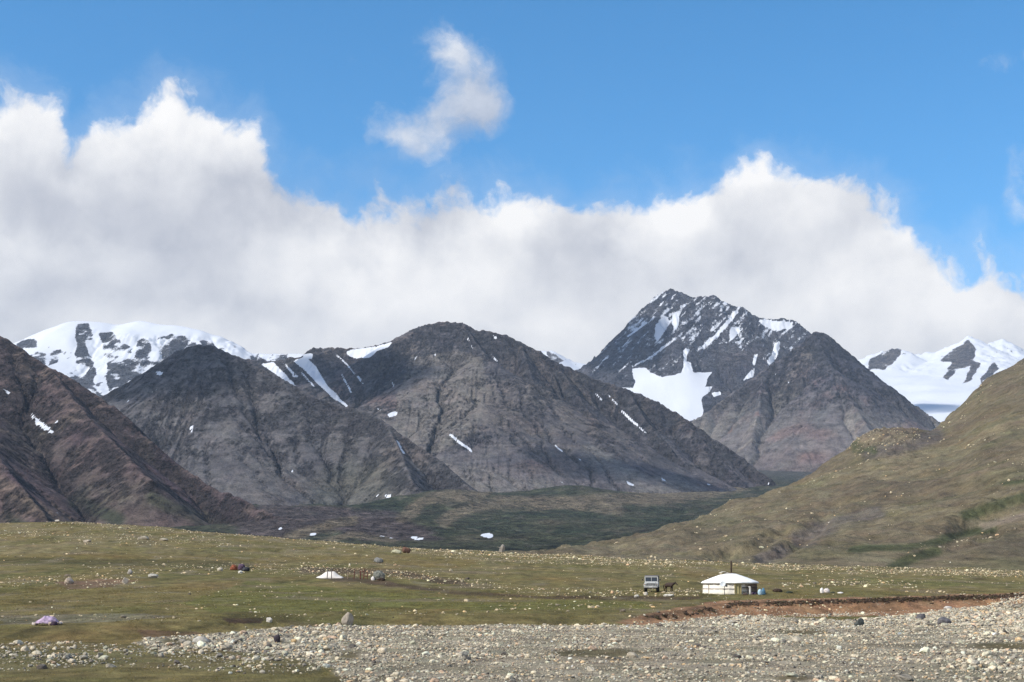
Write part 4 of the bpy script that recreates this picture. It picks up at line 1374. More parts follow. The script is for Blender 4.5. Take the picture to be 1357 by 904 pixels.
# ------------------------------------------------------------------ stones
def stone_mesh(name, seed, npts=26, flat=0.75, sub=False):
    rng = np.random.default_rng(seed)
    p = rng.normal(size=(npts, 3))
    p /= np.linalg.norm(p, axis=1)[:, None]
    p *= rng.uniform(.82, 1.12, (npts, 1))
    p *= np.array([1.0, rng.uniform(.65, .95), rng.uniform(flat * .75, flat)])
    bm = bmesh.new()
    for q in p:
        bm.verts.new(q * 0.5)
    r = bmesh.ops.convex_hull(bm, input=bm.verts)
    bmesh.ops.delete(bm, geom=[v for v in bm.verts if not v.link_faces], context='VERTS')
    if sub:
        bmesh.ops.bevel(bm, geom=list(bm.edges), offset=0.035, segments=1, affect='EDGES')
        for v in bm.verts:
            n_ = float(fbm(np.array([v.co.x * 5 + seed]), np.array([v.co.y * 5 + v.co.z * 4]), 3, seed)[0])
            v.co *= 1 + .06 * n_
    me = bpy.data.meshes.new(name)
    bmesh.ops.recalc_face_normals(bm, faces=bm.faces)
    bm.to_mesh(me)
    bm.free()
    return me


def stone_material(name, inst):
    m = bpy.data.materials.new(name)
    m.use_nodes = True
    k = NT(m.node_tree)
    bs = m.node_tree.nodes['Principled BSDF']
    if inst:
        col = k.n('ShaderNodeAttribute', attribute_type='INSTANCER', attribute_name='col').outputs['Color']
    else:
        col = k.n('ShaderNodeObjectInfo').outputs['Color']
    pos = k.n('ShaderNodeTexCoord').outputs['Object']
    n = k.noise(pos, 5.0, 6.0, 0.7)
    n2 = k.noise(pos, 2.0, 2.0, 0.5)
    mul = k.smooth(k.math('ADD', k.math('MULTIPLY', n, .7), k.math('MULTIPLY', n2, .3)), .32, .68, .72, 1.25)
    cc = k.n('ShaderNodeCombineColor')
    for i in range(3):
        k.put(cc.inputs[i], mul)
    k.link(k.mix(1.0, col, cc.outputs[0], 'MULTIPLY'), bs.inputs['Base Color'])
    bs.inputs['Roughness'].default_value = 0.9
    bs.inputs['Specular IOR Level'].default_value = 0.2
    bm = k.n('ShaderNodeBump')
    k.put(bm.inputs['Height'], n)
    bm.inputs['Distance'].default_value = 0.05
    k.link(bm.outputs[0], bs.inputs['Normal'])
    return m


m_stone = stone_material("stone", False)
m_stone_i = stone_material("loose_stone", True)
m_boulder = stone_material("boulder", False)


def scatter(name, P, rot, scl, col, idx, meshes, label=None):
    """one object of loose stuff: small meshes instanced on points"""
    src = bpy.data.collections.new(name + "_pieces")
    for i, me in enumerate(meshes):
        src.objects.link(bpy.data.objects.new(f"{name}_piece_{i:02d}", me))
    me = bpy.data.meshes.new(name)
    n = len(P)
    me.vertices.add(n)
    me.vertices.foreach_set('co', np.ascontiguousarray(P, dtype=np.float32).ravel())
    for nm, arr, typ, key in (('rot', rot, 'FLOAT_VECTOR', 'vector'), ('scl', scl, 'FLOAT_VECTOR', 'vector'), ('col', np.concatenate([col, np.ones((n, 1))], 1), 'FLOAT_COLOR', 'color'),
                              ('idx', idx, 'INT', 'value')):
        a = me.attributes.new(nm, typ, 'POINT')
        a.data.foreach_set(key, np.ascontiguousarray(arr, dtype=np.int32 if typ == 'INT' else np.float32).ravel())
    me.update()
    ob = bpy.data.objects.new(name, me)
    COL.objects.link(ob)
    g = bpy.data.node_groups.new(name + "_scatter", 'GeometryNodeTree')
    g.interface.new_socket("Geometry", in_out='INPUT', socket_type='NodeSocketGeometry')
    g.interface.new_socket("Geometry", in_out='OUTPUT', socket_type='NodeSocketGeometry')
    k = NT(g)
    gi, go = k.n('NodeGroupInput'), k.n('NodeGroupOutput')
    ci = k.n('GeometryNodeCollectionInfo', transform_space='ORIGINAL')
    ci.inputs['Collection'].default_value = src
    ci.inputs['Separate Children'].default_value = True
    ci.inputs['Reset Children'].default_value = True
    ip = k.n('GeometryNodeInstanceOnPoints')
    k.link(gi.outputs[0], ip.inputs['Points'])
    k.link(ci.outputs[0], ip.inputs['Instance'])
    ip.inputs['Pick Instance'].default_value = True
    for nm, typ, sock in (('idx', 'INT', 'Instance Index'), ('rot', 'FLOAT_VECTOR', 'Rotation'), ('scl', 'FLOAT_VECTOR', 'Scale')):
        na = k.n('GeometryNodeInputNamedAttribute', data_type=typ)
        na.inputs['Name'].default_value = nm
        k.link(na.outputs[0], ip.inputs[sock])
    k.link(ip.outputs[0], go.inputs[0])
    md = ob.modifiers.new("scatter", 'NODES')
    md.node_group = g
    ob['kind'] = 'stuff'
    return ob


STONE_ME = [stone_mesh("stone", 100 + i) for i in range(10)]
for me_ in STONE_ME:
    me_.materials.append(m_stone_i)
COBBLE_ME = [stone_mesh("cobble", 200 + i, 30, .8, True) for i in range(10)]
for me_ in COBBLE_ME:
    me_.materials.append(m_stone)

PALETTE = np.array([(0.40, 0.365, 0.295), (0.47, 0.43, 0.35), (0.33, 0.30, 0.25), (0.25, 0.235, 0.205), (0.15, 0.142, 0.13), (0.38, 0.29, 0.19), (0.36, 0.27, 0.205), (0.27, 0.275, 0.225), (0.54, 0.50, 0.42), (0.085, 0.078, 0.075)])
PAL_W = np.array([.18, .11, .17, .16, .12, .07, .05, .07, .03, .06])
PAL_W = PAL_W / PAL_W.sum()


def fan_points(n, d0, d1, t0=-0.45, t1=0.45, rng=None):
    rng = rng or RNG
    d = np.sqrt(rng.uniform(d0 * d0, d1 * d1, n))
    t = rng.uniform(t0, t1, n)
    return t * d, d


def lookup(sheet, M, x, y):
    s = Sheet(sheet.t, sheet.rows, M)
    return s.h(x, y)


def stone_cloud(x, y, size, rng, sink=.22, ground=None):
    n = len(x)
    z = (ground or fore).h(x, y) + size * rng.uniform(.05, .25, n) * (1 - sink)
    rot = np.stack([rng.normal(0, .25, n), rng.normal(0, .25, n), rng.uniform(0, 6.28, n)], 1)
    scl = size[:, None] * np.stack([rng.uniform(.85, 1.3, n), rng.uniform(.75, 1.1, n), rng.uniform(.7, 1.05, n)], 1)
    col = PALETTE[rng.choice(len(PALETTE), n, p=PAL_W)] * rng.uniform(1.0, 1.7, (n, 1)) * np.array([1.05, 1.0, .90])
    col = np.minimum(col, .66)
    idx = rng.integers(0, len(STONE_ME), n)
    return np.stack([x, y, z], 1), rot, scl, col, idx


rs = np.random.default_rng(77)
# --- river bed
x, y = fan_points(270000, 44, 164, rng=rs)
gm = lookup(fore, gravel_m, x, y)
spm = lookup(fore, sparse_m, x, y)
gx_, gy_ = proj(x, y, fore.h(x, y))
cl = fbm(x / 4.5, y / 6.0, 4, 601)
fine_bed = sstep(10, 0, np.hypot((gx_ - 1050) / 6.0, (gy_ - 822) * 1.2)) + sstep(10, 4, np.hypot((gx_ - 795) / 9.0, (gy_ - 866) * 1.2)) + sstep(10, 4, np.hypot((gx_ - 1330) / 8.0, (gy_ - 856) * 1.3)) + sstep(10, 3, np.hypot((gx_ - 1065) / 6.0, (gy_ - 838) * 2.2)) + sstep(10, 4, np.hypot((gx_ - 1050) / 5.0, (gy_ - 899) * 1.6)) + sstep(10, 4, np.hypot((gx_ - 960) / 16.0, (gy_ - 877.5) * 4.0)) + sstep(10, 4, np.hypot((gx_ - 468) / 2.4, (gy_ - 868) * 1.0)) \
    + sstep(10, 4, np.hypot((gx_ - 235) / 4.5, (gy_ - 850.5) * 1.5)) + sstep(10, 0, np.hypot((gx_ - 1000) / 12.0, (gy_ - 858) * .7)) * .5
prob = gm * np.clip(.85 + .5 * cl, .25, 1) * (1 - .93 * np.clip(fine_bed, 0, 1)) + spm * (1 - gm) * np.clip(.22 + .55 * cl, .0, 1) + lookup(fore, soil_m, x, y) * (1 - gm) * (.03 + .55 * sstep(801, 814, gy_) * sstep(930, 1010, gx_) * sstep(1190, 1110, gx_) * np.clip(.6 + cl, 0, 1))
keep = rs.random(len(x)) < prob
x, y, cl, gx_, gy_ = x[keep], y[keep], cl[keep], gx_[keep], gy_[keep]
size = 0.062 * np.exp(rs.normal(0, .52, len(x)))
big_zone = sstep(560, 420, gx_) * .5 + sstep(835, 828, gy_) * .35 + sstep(1200, 1320, gx_) * .4
size = size * (1 + .6 * sstep(-.1, .4, cl) + big_zone) * np.where(rs.random(len(x)) < .012, 2.6, 1)
size = np.clip(size, .04, .62)
river = stone_cloud(x, y, size, rs)
# --- meadow, bank foot, crest
x2, y2 = fan_points(200000, 60, 452, rng=rs)
z2 = fore.h(x2, y2)
mx, my = proj(x2, y2, z2)
n_a = fbm(x2 / 9, y2 / 14, 4, 611)
n_b = fbm(x2 / 3, y2 / 5, 3, 612)
dens = 0.007 + .34 * sstep(.12, .5, n_a) * np.clip(.3 + 1.6 * n_b, 0, 1.4)
for ln, w_, a_ in [([(-50, 822), (100, 818), (240, 822)], 6, .5), ([(-20, 775), (60, 768), (180, 770)], 10, .45), ([(120, 758), (300, 752), (420, 757)], 8, .4), ([(400, 752), (520, 760), (620, 772), (700, 785), (860, 788), (960, 786)], 9, .55),
                   ([(420, 812), (560, 816), (700, 806), (860, 808)], 8, .35), ([(330, 812), (440, 822)], 7, .5), ([(1040, 776), (1120, 772), (1210, 776)], 7, .6), ([(220, 806), (330, 800)], 6, .35),
                   ([(60, 690), (300, 704), (520, 722), (800, 738), (1357, 757)], 9, .35), ([(540, 728), (700, 740), (900, 748)], 10, .3), ([(1000, 752), (1357, 764)], 6, .3), ([(0, 705), (120, 712), (300, 718)], 12, .2),
                   ([(780, 784), (850, 788), (930, 787)], 5, .5), ([(840, 822), (950, 810), (1050, 806)], 6, .5), ([(1000, 804), (1150, 802), (1300, 796)], 8, .35), ([(640, 800), (860, 803)], 8, .2), ([(250, 785), (420, 790)], 8, .12)]:
    dens = dens + a_ * sstep(w_, w_ * .2, dline(mx, my, ln)) * np.clip(.5 + 1.4 * n_b, 0, 1.3)
dens = dens * (1 - .9 * lookup(fore, gravel_m, x2, y2)) * np.where(y2 < 90, .6, 1)
keep = rs.random(len(x2)) < dens
x2, y2 = x2[keep], y2[keep]
size2 = np.clip(0.14 * np.exp(rs.normal(0, .5, len(x2))) * (0.75 + y2 / 420), .07, 1.5)
meadow = stone_cloud(x2, y2, size2, rs, .5)
meadow[3][:] = meadow[3] * np.array([1.05, .98, .85])

# the largest in view are things of their own, the rest is loose stuff
vx, vy = proj(*river[0].T)
inview = (vx > 2) & (vx < PW - 2) & (vy < PH + 1)
rank = np.where(inview, river[2][:, 0] / river[0][:, 1], 0)
ind_r = np.argsort(-rank)[:190]
vx, vy = proj(*meadow[0].T)
rank = np.where((vx > 2) & (vx < PW - 2), meadow[2][:, 0] / meadow[0][:, 1], 0)
ind_m = np.argsort(-rank)[:95]


def without(t, ind):
    k = np.ones(len(t[0]), bool)
    k[ind] = False
    return tuple(a[k] for a in t)


CLASS = ['pale grey', 'cream', 'mid grey', 'mid grey', 'dark grey', 'tan', 'tan', 'mid grey', 'cream', 'dark grey']


def single_stones(t, ind, what, place, group):
    for i in ind:
        c = t[3][i]
        lum = float(c @ np.array([.3, .6, .1]))
        cls = 'dark grey' if lum < .19 else ('tan' if c[0] / c[2] > 1.42 else ('mid grey' if lum < .3 else ('pale grey' if lum < .41 else 'cream white')))
        o = link_stone(what, COBBLE_ME[int(i) % len(COBBLE_ME)], t[0][i], t[1][i], t[2][i], c)
        tag(o, f"{cls} {what} lying among {place}", what, f"{cls} {group}")


def link_stone(name, me, loc, rot, scl, col):
    o = bpy.data.objects.new(name, me)
    o.location = loc
    o.rotation_euler = rot
    o.scale = scl
    o.color = (*col, 1)
    COL.objects.link(o)
    return o


single_stones(river, ind_r, 'cobble', 'the loose gravel of the river bed', 'cobbles of the river bed')
single_stones(meadow, ind_m, 'stone', 'the short grass of the meadow', 'stones strewn over the meadow')
scatter('gravel', *without(river, ind_r), STONE_ME)
scatter('meadow_gravel', *without(meadow, ind_m), STONE_ME)

# --- pale blocks on the hill
x3, y3 = fan_points(42000, 470, 1550, -0.02, 0.42, rng=rs)
n_c = fbm(x3 / 45, y3 / 80, 4, 621)
hx_, hy_ = proj(x3, y3, hill.h(x3, y3))
pr = .015 + .30 * sstep(.12, .5, n_c) + .4 * sstep(7, 2, dline(hx_, hy_, [(1190, 735), (1260, 722), (1330, 706)])) + .5 * sstep(20, 6, dline(hx_, hy_, [(1130, 590), (1165, 578), (1205, 574)]))
keep = rs.random(len(x3)) < pr
x3, y3 = x3[keep], y3[keep]
sz3 = np.clip(.50 * np.exp(rs.normal(0, .5, len(x3))) * (.7 + y3 / 1100), .25, 2.6)
hs_ = stone_cloud(x3, y3, sz3, rs, .3, hill)
hs_[3][:] = hs_[3] * np.array([1.0, .95, .86])
scatter('hill_rubble', *hs_, STONE_ME)

# ------------------------------------------------------------------ boulders one can point to
m_b = m_boulder


def boulder(px, py, w, h, col, label, seed, rz=0.0, tilt=0.0, dmin=44, name='boulder'):
    p = fore.place(px, py, dmin)
    s = p.y / F
    W_, H_ = w * s, h * s
    me = stone_mesh(name, 900 + seed, 34, .95, True)
    me.materials.append(m_b)
    zs = [v.co.z for v in me.vertices]
    xs = [v.co.x for v in me.vertices]
    hh, ww = max(zs) - min(zs), max(xs) - min(xs)
    o = link_stone(name, me, (p.x, p.y + W_ * .35, p.z + H_ * .36), (tilt * .4, tilt, rz), (W_ / ww, W_ * .85 / ww, H_ * 1.25 / hh), col)
    tag(o, label, name)
    return o


boulder(460, 829, 18, 17, (.36, .31, .25), "tall pale grey brown boulder standing at the grassy edge of the gravel bed", 1, .4, .12)
boulder(366, 852, 16, 13, (.055, .045, .055), "blackish purple boulder among pale cobbles at the head of the gravel bed", 2, .2)
boulder(352, 859, 15, 10, (.46, .37, .26), "tan rounded boulder in front of the blackish purple boulder", 3)
boulder(389, 852, 9, 7, (.48, .34, .18), "ochre yellow cobble just right of the blackish purple boulder", 4)
boulder(265, 853, 22, 9, (.47, .44, .38), "broad cream boulder lying flat at the left tip of the gravel bed", 5, .3)
boulder(247, 857, 13, 8, (.45, .40, .32), "cream boulder left of the broad flat cream boulder", 6)
boulder(90, 774, 13, 9, (.40, .33, .26), "tan angular boulder at the left end of the bare earth scar", 7, .5, .1)
boulder(165, 774, 8, 9, (.42, .37, .31), "pale upright boulder at the right end of the bare earth scar", 8, .2, .2)
boulder(171, 761, 10, 7, (.36, .33, .29), "grey boulder above the bare earth scar with a dark shaded side", 9)
boulder(201, 766, 14, 6, (.38, .36, .31), "long low grey boulder right of the bare earth scar", 10)
boulder(356, 825, 10, 7, (.47, .44, .39), "egg shaped cream boulder right of the dark hollow in the turf", 11)
boulder(1140, 830, 22, 12, (.085, .095, .09), "large dark slate boulder in the gravel below the red bank", 12, .2, .15)
boulder(1254, 828, 20, 10, (.12, .115, .12), "broad dark grey boulder near the right end of the gravel bed", 13)
boulder(1222, 821, 12, 8, (.10, .095, .10), "small blackish boulder left of the broad dark grey boulder", 14, .4)
boulder(1257, 808, 12, 6, (.55, .53, .49), "white boulder at the foot of the red bank at the right", 15)
boulder(538, 733, 13, 9, (.13, .070, .050), "rust brown blocky boulder on the crest of the meadow", 16, .1, 0, 300)
boulder(525, 734, 14, 6, (.40, .38, .26), "pale lichen covered boulder beside the rust brown block", 17, 0, 0, 300)
boulder(665, 732, 13, 10, (.30, .27, .23), "grey leaning boulder standing alone on the meadow skyline", 18, .3, .3, 300)
boulder(75, 693, 7, 7, (.42, .38, .32), "pale block on the skyline at the far left of the meadow", 19, .2, 0, 300)
boulder(113, 719, 22, 5, (.36, .31, .24), "long pale slab lying flat below the left skyline", 20, 0, 0, 250)
boulder(189, 715, 16, 5, (.36, .32, .25), "pale slab on the left slope with bare soil beside it", 21, 0, 0, 250)
boulder(216, 717, 12, 4, (.34, .30, .23), "short pale slab rightmost of the three slabs on the left slope", 22, 0, 0, 250)
boulder(501, 746, 15, 7, (.17, .17, .16), "flat grey boulder above the corral with a black shaded foot", 23, 0, 0, 200)
boulder(291, 757, 8, 5, (.44, .39, .30), "small cream boulder left of the dark red bundle", 24, 0, 0, 150)
boulder(318, 760, 7, 4, (.55, .53, .48), "small white boulder in front of the dark red bundle", 25, 0, 0, 150)
boulder(856, 789, 7, 5, (.52, .48, .42), "white boulder on the dirt in front of the jeep", 26, 0, 0, 120)
boulder(886, 791, 16, 4, (.50, .47, .40), "long cream boulder lying in front of the brown horse", 27, 0, 0, 120)
boulder(844, 792, 9, 4, (.46, .43, .37), "cream boulder left of the dirt in front of the jeep", 28, 0, 0, 120)

# ------------------------------------------------------------------ turf: clods along the bank, grass over the meadow
def turf_meshes():
    out = []
    for i in range(4):
        rng = np.random.default_rng(40 + i)
        bm = bmesh.new()
        for b in range(16):
            a = rng.uniform(0, 6.28)
            r = rng.uniform(0, .7)
            bx0 = Vector((r * math.cos(a), r * math.sin(a), -.05))
            ln = Vector((rng.normal(0, .25), rng.normal(0, .25), rng.uniform(.55, 1.0)))
            side = Vector((math.cos(a + 1.3), math.sin(a + 1.3), 0)) * rng.uniform(.035, .065)
            v = [bm.verts.new(bx0 - side), bm.verts.new(bx0 + side), bm.verts.new(bx0 + ln * .55 + side * .7), bm.verts.new(bx0 + ln * .55 - side * .7), bm.verts.new(bx0 + ln)]
            bm.faces.new(v[:4])
            bm.faces.new((v[3], v[2], v[4]))
        me = bpy.data.meshes.new("tuft")
        bm.to_mesh(me)
        bm.free()
        out.append(me)
    return out


def grass_material():
    m = bpy.data.materials.new("grass_blades")
    m.use_nodes = True
    k = NT(m.node_tree)
    bs = m.node_tree.nodes['Principled BSDF']
    col = k.n('ShaderNodeAttribute', attribute_type='INSTANCER', attribute_name='col').outputs['Color']
    pos = k.n('ShaderNodeTexCoord').outputs['Object']
    n = k.noise(pos, 3.0, 2.0)
    cc = k.n('ShaderNodeCombineColor')
    for i in range(3):
        k.put(cc.inputs[i], k.smooth(n, .3, .7, .8, 1.2))
    k.link(k.mix(1.0, col, cc.outputs[0], 'MULTIPLY'), bs.inputs['Base Color'])
    bs.inputs['Roughness'].default_value = 0.8
    bs.inputs['Specular IOR Level'].default_value = 0.1
    return m


TUFTS = turf_meshes()
m_grass = grass_material()
for me_ in TUFTS:
    me_.materials.append(m_grass)


def grass(n, d0, d1, hgt, seed):
    rng = np.random.default_rng(seed)
    x, y = fan_points(n, d0, d1, -.44, .44, rng)
    gm = np.clip(lookup(fore, gravel_m, x, y) + lookup(fore, soil_m, x, y), 0, 1)
    cl = fbm(x / 3.5, y / 6, 4, seed + 3)
    keep = rng.random(n) < (1 - gm) * np.clip(.6 + 1.1 * cl, .08, 1)
    x, y, cl = x[keep], y[keep], cl[keep]
    k = len(x)
    z = fore.h(x, y)
    hh = hgt * np.exp(rng.normal(0, .35, k)) * (1 + .5 * cl) * (.6 + y / 300)
    scl = np.stack([hh * rng.uniform(1.1, 2.0, k), hh * rng.uniform(1.1, 2.0, k), hh], 1)
    rot = np.stack([np.zeros(k), np.zeros(k), rng.uniform(0, 6.28, k)], 1)
    base = np.stack([lookup(fore, falb[..., i], x, y) for i in range(3)], 1)
    mixc = np.array([(0.125, 0.108, 0.036), (0.165, 0.125, 0.050), (0.095, 0.096, 0.030), (0.19, 0.155, 0.085)])[rng.choice(4, k, p=[.35, .25, .28, .12])]
    col = (base * .65 + mixc * .35) * rng.uniform(1.15, 1.6, (k, 1))
    scatter('grass', np.stack([x, y, z], 1), rot, scl, col, rng.integers(0, 4, k), TUFTS)


grass(110000, 44, 175, .05, 5)

# clods of turf hanging over the edge of the red bank
rng = np.random.default_rng(9)
CL = [stone_mesh("clod", 300 + i, 20, .7) for i in range(4)]
m_clod = stone_material("turf_clod", True)
for me_ in CL:
    me_.materials.append(m_clod)
ccx, ccy = [], []
gz_pos = gz
for _ in range(2600):
    px = rng.uniform(826, 1400)
    d0 = np.interp(px, [820, 870, 920, 970, 1050, 1150, 1250, 1357, 1500], [119, 126, 139, 147, 150, 153, 160, 164, 164])
    a = ray(px, 800)[0]
    col_i = int(np.clip(np.interp(a, fore_t, np.arange(len(fore_t))), 0, len(fore_t) - 1))
    sel = (fore_rows > d0 - 7) & (fore_rows < d0 + 7)
    zc = FZ[sel, col_i]
    # the lip: last row of the steep part
    g_ = np.gradient(zc, fore_rows[sel])
    st = np.nonzero(g_ > .16)[0]
    if len(st) == 0:
        continue
    d = fore_rows[sel][st[-1]] + rng.normal(-.35, .45)
    ccx.append(a * d)
    ccy.append(d)
ccx, ccy = np.array(ccx), np.array(ccy)
keep = fbm(ccx / 3.0, ccy / 30, 4, 640, .6) + .35 * rng.random(len(ccx)) > .02
ccx, ccy = ccx[keep], ccy[keep]
nc = len(ccx)
sz = rng.uniform(.10, .40, nc)
soilc = np.array([(0.050, 0.034, 0.024), (0.075, 0.048, 0.030), (0.062, 0.055, 0.026), (0.105, 0.062, 0.040)])[rng.choice(4, nc, p=[.4, .25, .2, .15])]
scatter('turf', np.stack([ccx, ccy, fore.h(ccx, ccy) + .02], 1), np.stack([rng.normal(0, .3, nc), rng.normal(0, .3, nc), rng.uniform(0, 6.28, nc)], 1),
        sz[:, None] * np.array([1.3, 1.0, .7]), soilc, rng.integers(0, 4, nc), CL)


# ------------------------------------------------------------------ the ger
def build_ger():
    p = fore.place(967.5, 787.6, 120)
    S = p.y / F                                    # metres per photograph pixel here
    R, WH, H = 35.6 * S, 15.4 * S, 27.2 * S        # wall radius, wall height, roof height
    RE = 37.6 * S                                  # eave
    root = empty('yurt', (p.x / p.y * (p.y + R), p.y + R, p.z - .03), 0, "round white felt tent with a tall dark stove pipe above the red bank", 'yurt')
    cream = plain('felt_cream', (0.80, 0.75, 0.66), .9, .06, 1.5, bump=.03)
    white = plain('felt_white', (0.80, 0.79, 0.76), .85, .03, 1.2, bump=.03)
    A_D0, A_D1 = math.radians(0.5), math.radians(15.5)     # the door

    def fold(a, j):
        return .03 * math.sin(a * 23) + .018 * math.sin(a * 57 + 1)

    bm = bmesh.new()
    lathe(bm, [(R + .02, 0), (R + .03, WH * .3), (R, WH * .65), (R, WH)], 90, A_D1 + math.radians(62), 2 * math.pi + A_D0, lambda a, j: fold(a, j) * .6)
    obj('wall_felt', bm, cream, root, True)
    bm = bmesh.new()
    lathe(bm, [(R + .06, -.02), (R + .07, .16), (R + .03, .20)], 90, math.radians(120), 2 * math.pi + A_D0, lambda a, j: fold(a, j))
    obj('wall_skirt', bm, plain('felt_dirty', (0.50, 0.46, 0.39), .95, .2, 3), root, True)
    # right of the door: bare grey lining, two bands, and a lattice of slats
    bm = bmesh.new()
    lathe(bm, [(R - .06, 0), (R - .06, WH)], 40, A_D1, A_D1 + math.radians(64))
    obj('wall_lining', bm, plain('lining_grey', (0.60, 0.54, 0.45), .95, .3, 2.5), root, True)
    bm = bmesh.new()
    for k in range(26):
        a = A_D1 + math.radians(18 + k * 1.9)
        for sgn in (-1, 1):
            b = a + sgn * math.radians(9)
            tube(bm, [(R * math.sin(a), -R * math.cos(a), .05), ((R - .01) * math.sin((a + b) / 2), -(R - .01) * math.cos((a + b) / 2), WH / 2), (R * math.sin(b), -R * math.cos(b), WH - .05)], .022, 4)
    o = obj('lattice', bm, plain('lattice_wood', (0.20, 0.15, 0.11), .8, .2, 5), root)
    o['kind'] = 'stuff'
    for z, th, rgb in ((WH * .93, .10, 'dark'), (WH * .56, .10, 'dark'), (WH * .22, .06, 'dark')):
        bm = bmesh.new()
        lathe(bm, [(R + .02, z - th / 2), (R + .05, z - th / 2), (R + .05, z + th / 2), (R + .02, z + th / 2)], 30, A_D1 + math.radians(2), A_D1 + math.radians(60))
        obj('girth_band', bm, plain('band_dark', (0.06, 0.045, 0.035), .9, .2, 4), root)
    for z in (WH * .86, WH * .48):
        bm = bmesh.new()
        lathe(bm, [(R + .045, z - .028), (R + .075, z - .028), (R + .075, z + .028), (R + .045, z + .028)], 80, math.radians(100), 2 * math.pi + A_D0)
        obj('rope', bm, plain('rope_grey', (0.24, 0.21, 0.18), .95, .2, 8), root)
    bm = bmesh.new()
    a = math.radians(-58)
    tube(bm, [((R + .08) * math.sin(a), -(R + .08) * math.cos(a), z) for z in (.02, WH * .5, WH)], .03, 6)
    obj('rope', bm, plain('rope_grey', (0.24, 0.21, 0.18)), root)
    # roof
    bm = bmesh.new()
    RC = 9.0 * S
    prof = [(R - .05, WH - .14), (RE, WH - .10), (RE + .02, WH), (RE - .10, WH + .10)]
    for t in (.15, .3, .45, .6, .75, .9, 1.0):
        rr = lerp(RE - .1, RC, t)
        prof.append((rr, lerp(WH + .1, H - .05, t) + .03 * math.sin(math.pi * t)))
    prof += [(RC * .55, H + .02), (0.02, H + .05)]
    rr_ = random.Random(3)
    lathe(bm, prof, 96, 0, 2 * math.pi, lambda a, j: (0.035 * math.sin(a * 28 + j * .15) * max(0, 1 - j * .07) + (.05 * math.sin(a * 11) if j < 3 else 0)))
    obj('roof_felt', bm, white, root, True)
    # crown ring with the folded flap
    bm = bmesh.new()
    lathe(bm, [(RC * .62, H + .02), (RC * .78, H + .02), (RC * .78, H + .10), (RC * .62, H + .10), (RC * .62, H + .02)], 32)
    obj('crown_ring', bm, plain('crown_wood', (0.16, 0.11, 0.08), .8, .2, 4), root)
    bm = bmesh.new()
    for i in range(9):
        for j in range(6):
            u, v = i / 8 - .5, j / 5 - .5
            bm.verts.new((-.62 + u * 1.15, v * 1.1, H + .09 + .13 * math.exp(-((u + .05) / .25) ** 2) + .02 * math.sin(9 * u + 7 * v)))
    bm.verts.ensure_lookup_table()
    for i in range(8):
        for j in range(5):
            bm.faces.new((bm.verts[i * 6 + j], bm.verts[(i + 1) * 6 + j], bm.verts[(i + 1) * 6 + j + 1], bm.verts[i * 6 + j + 1]))
    bm.normal_update()
    bmesh.ops.solidify(bm, geom=bm.faces[:], thickness=.03)
    obj('crown_flap', bm, plain('flap_felt', (0.60, 0.56, 0.49), .9, .15, 3), root, True)
    # stove pipe
    bm = bmesh.new()
    px = 2.2 * S
    tube(bm, [(px, -.1, H - .1), (px, -.1, H + .6), (px + .01, -.1, H + 1.2), (px, -.1, H + 16.6 * S)], .088, 12)
    sp = obj('stove_pipe', bm, plain('rusty_iron', (0.055, 0.035, 0.027), .7, .35, 4, .3), root, True)
    bm = bmesh.new()
    for z in (H + .55, H + 1.12):
        lathe(bm, [(.088, z), (.105, z), (.105, z + .05), (.088, z + .05)], 12)
    bmesh.ops.translate(bm, vec=(px, -.1, 0), verts=bm.verts)
    obj('pipe_collar', bm, plain('rusty_iron', (0, 0, 0)), sp, True)
    # door
    ac = (A_D0 + A_D1) / 2
    rot = Matrix.Rotation(ac, 3, 'Z')
    dw = 2 * R * math.sin((A_D1 - A_D0) / 2)

    def dloc(x, y, z):
        return rot @ Vector((x, -R - .02 + y, z))
    bm = bmesh.new()
    dh = WH - .08
    for sx in (-1, 1):
        bx(bm, dloc(sx * (dw / 2 - .05), 0, dh / 2), (.1, .16, dh), rot)
    bx(bm, dloc(0, 0, dh - .05), (dw - .205, .16, .1), rot)
    bx(bm, dloc(0, 0, .05), (dw - .205, .16, .1), rot)
    door = obj('door', bm, plain('door_frame_olive', (0.30, 0.25, 0.12), .7, .2, 3), root)
    bm = bmesh.new()
    bx(bm, dloc(0, .02, dh / 2), (dw - .21, .05, dh - .205), rot)
    obj('door_leaf', bm, plain('door_olive', (0.38, 0.33, 0.16), .7, .15, 2), door)
    bm = bmesh.new()
    bx(bm, dloc(.05, -.03, dh / 2), (.12, .04, dh - .22), rot)
    obj('door_batten', bm, plain('door_batten', (0.46, 0.40, 0.21), .7, .15, 3), door)
    bm = bmesh.new()
    tube(bm, [dloc(.22, -.02, .75), dloc(.22, -.06, .8), dloc(.22, -.06, .92), dloc(.22, -.02, .97)], .012, 6)
    obj('handle', bm, plain('rusty_iron', (0, 0, 0)), door)
    return p, S


GER, GS = build_ger()


def near_ger(px, py):
    return fore.place(px, py, 120)


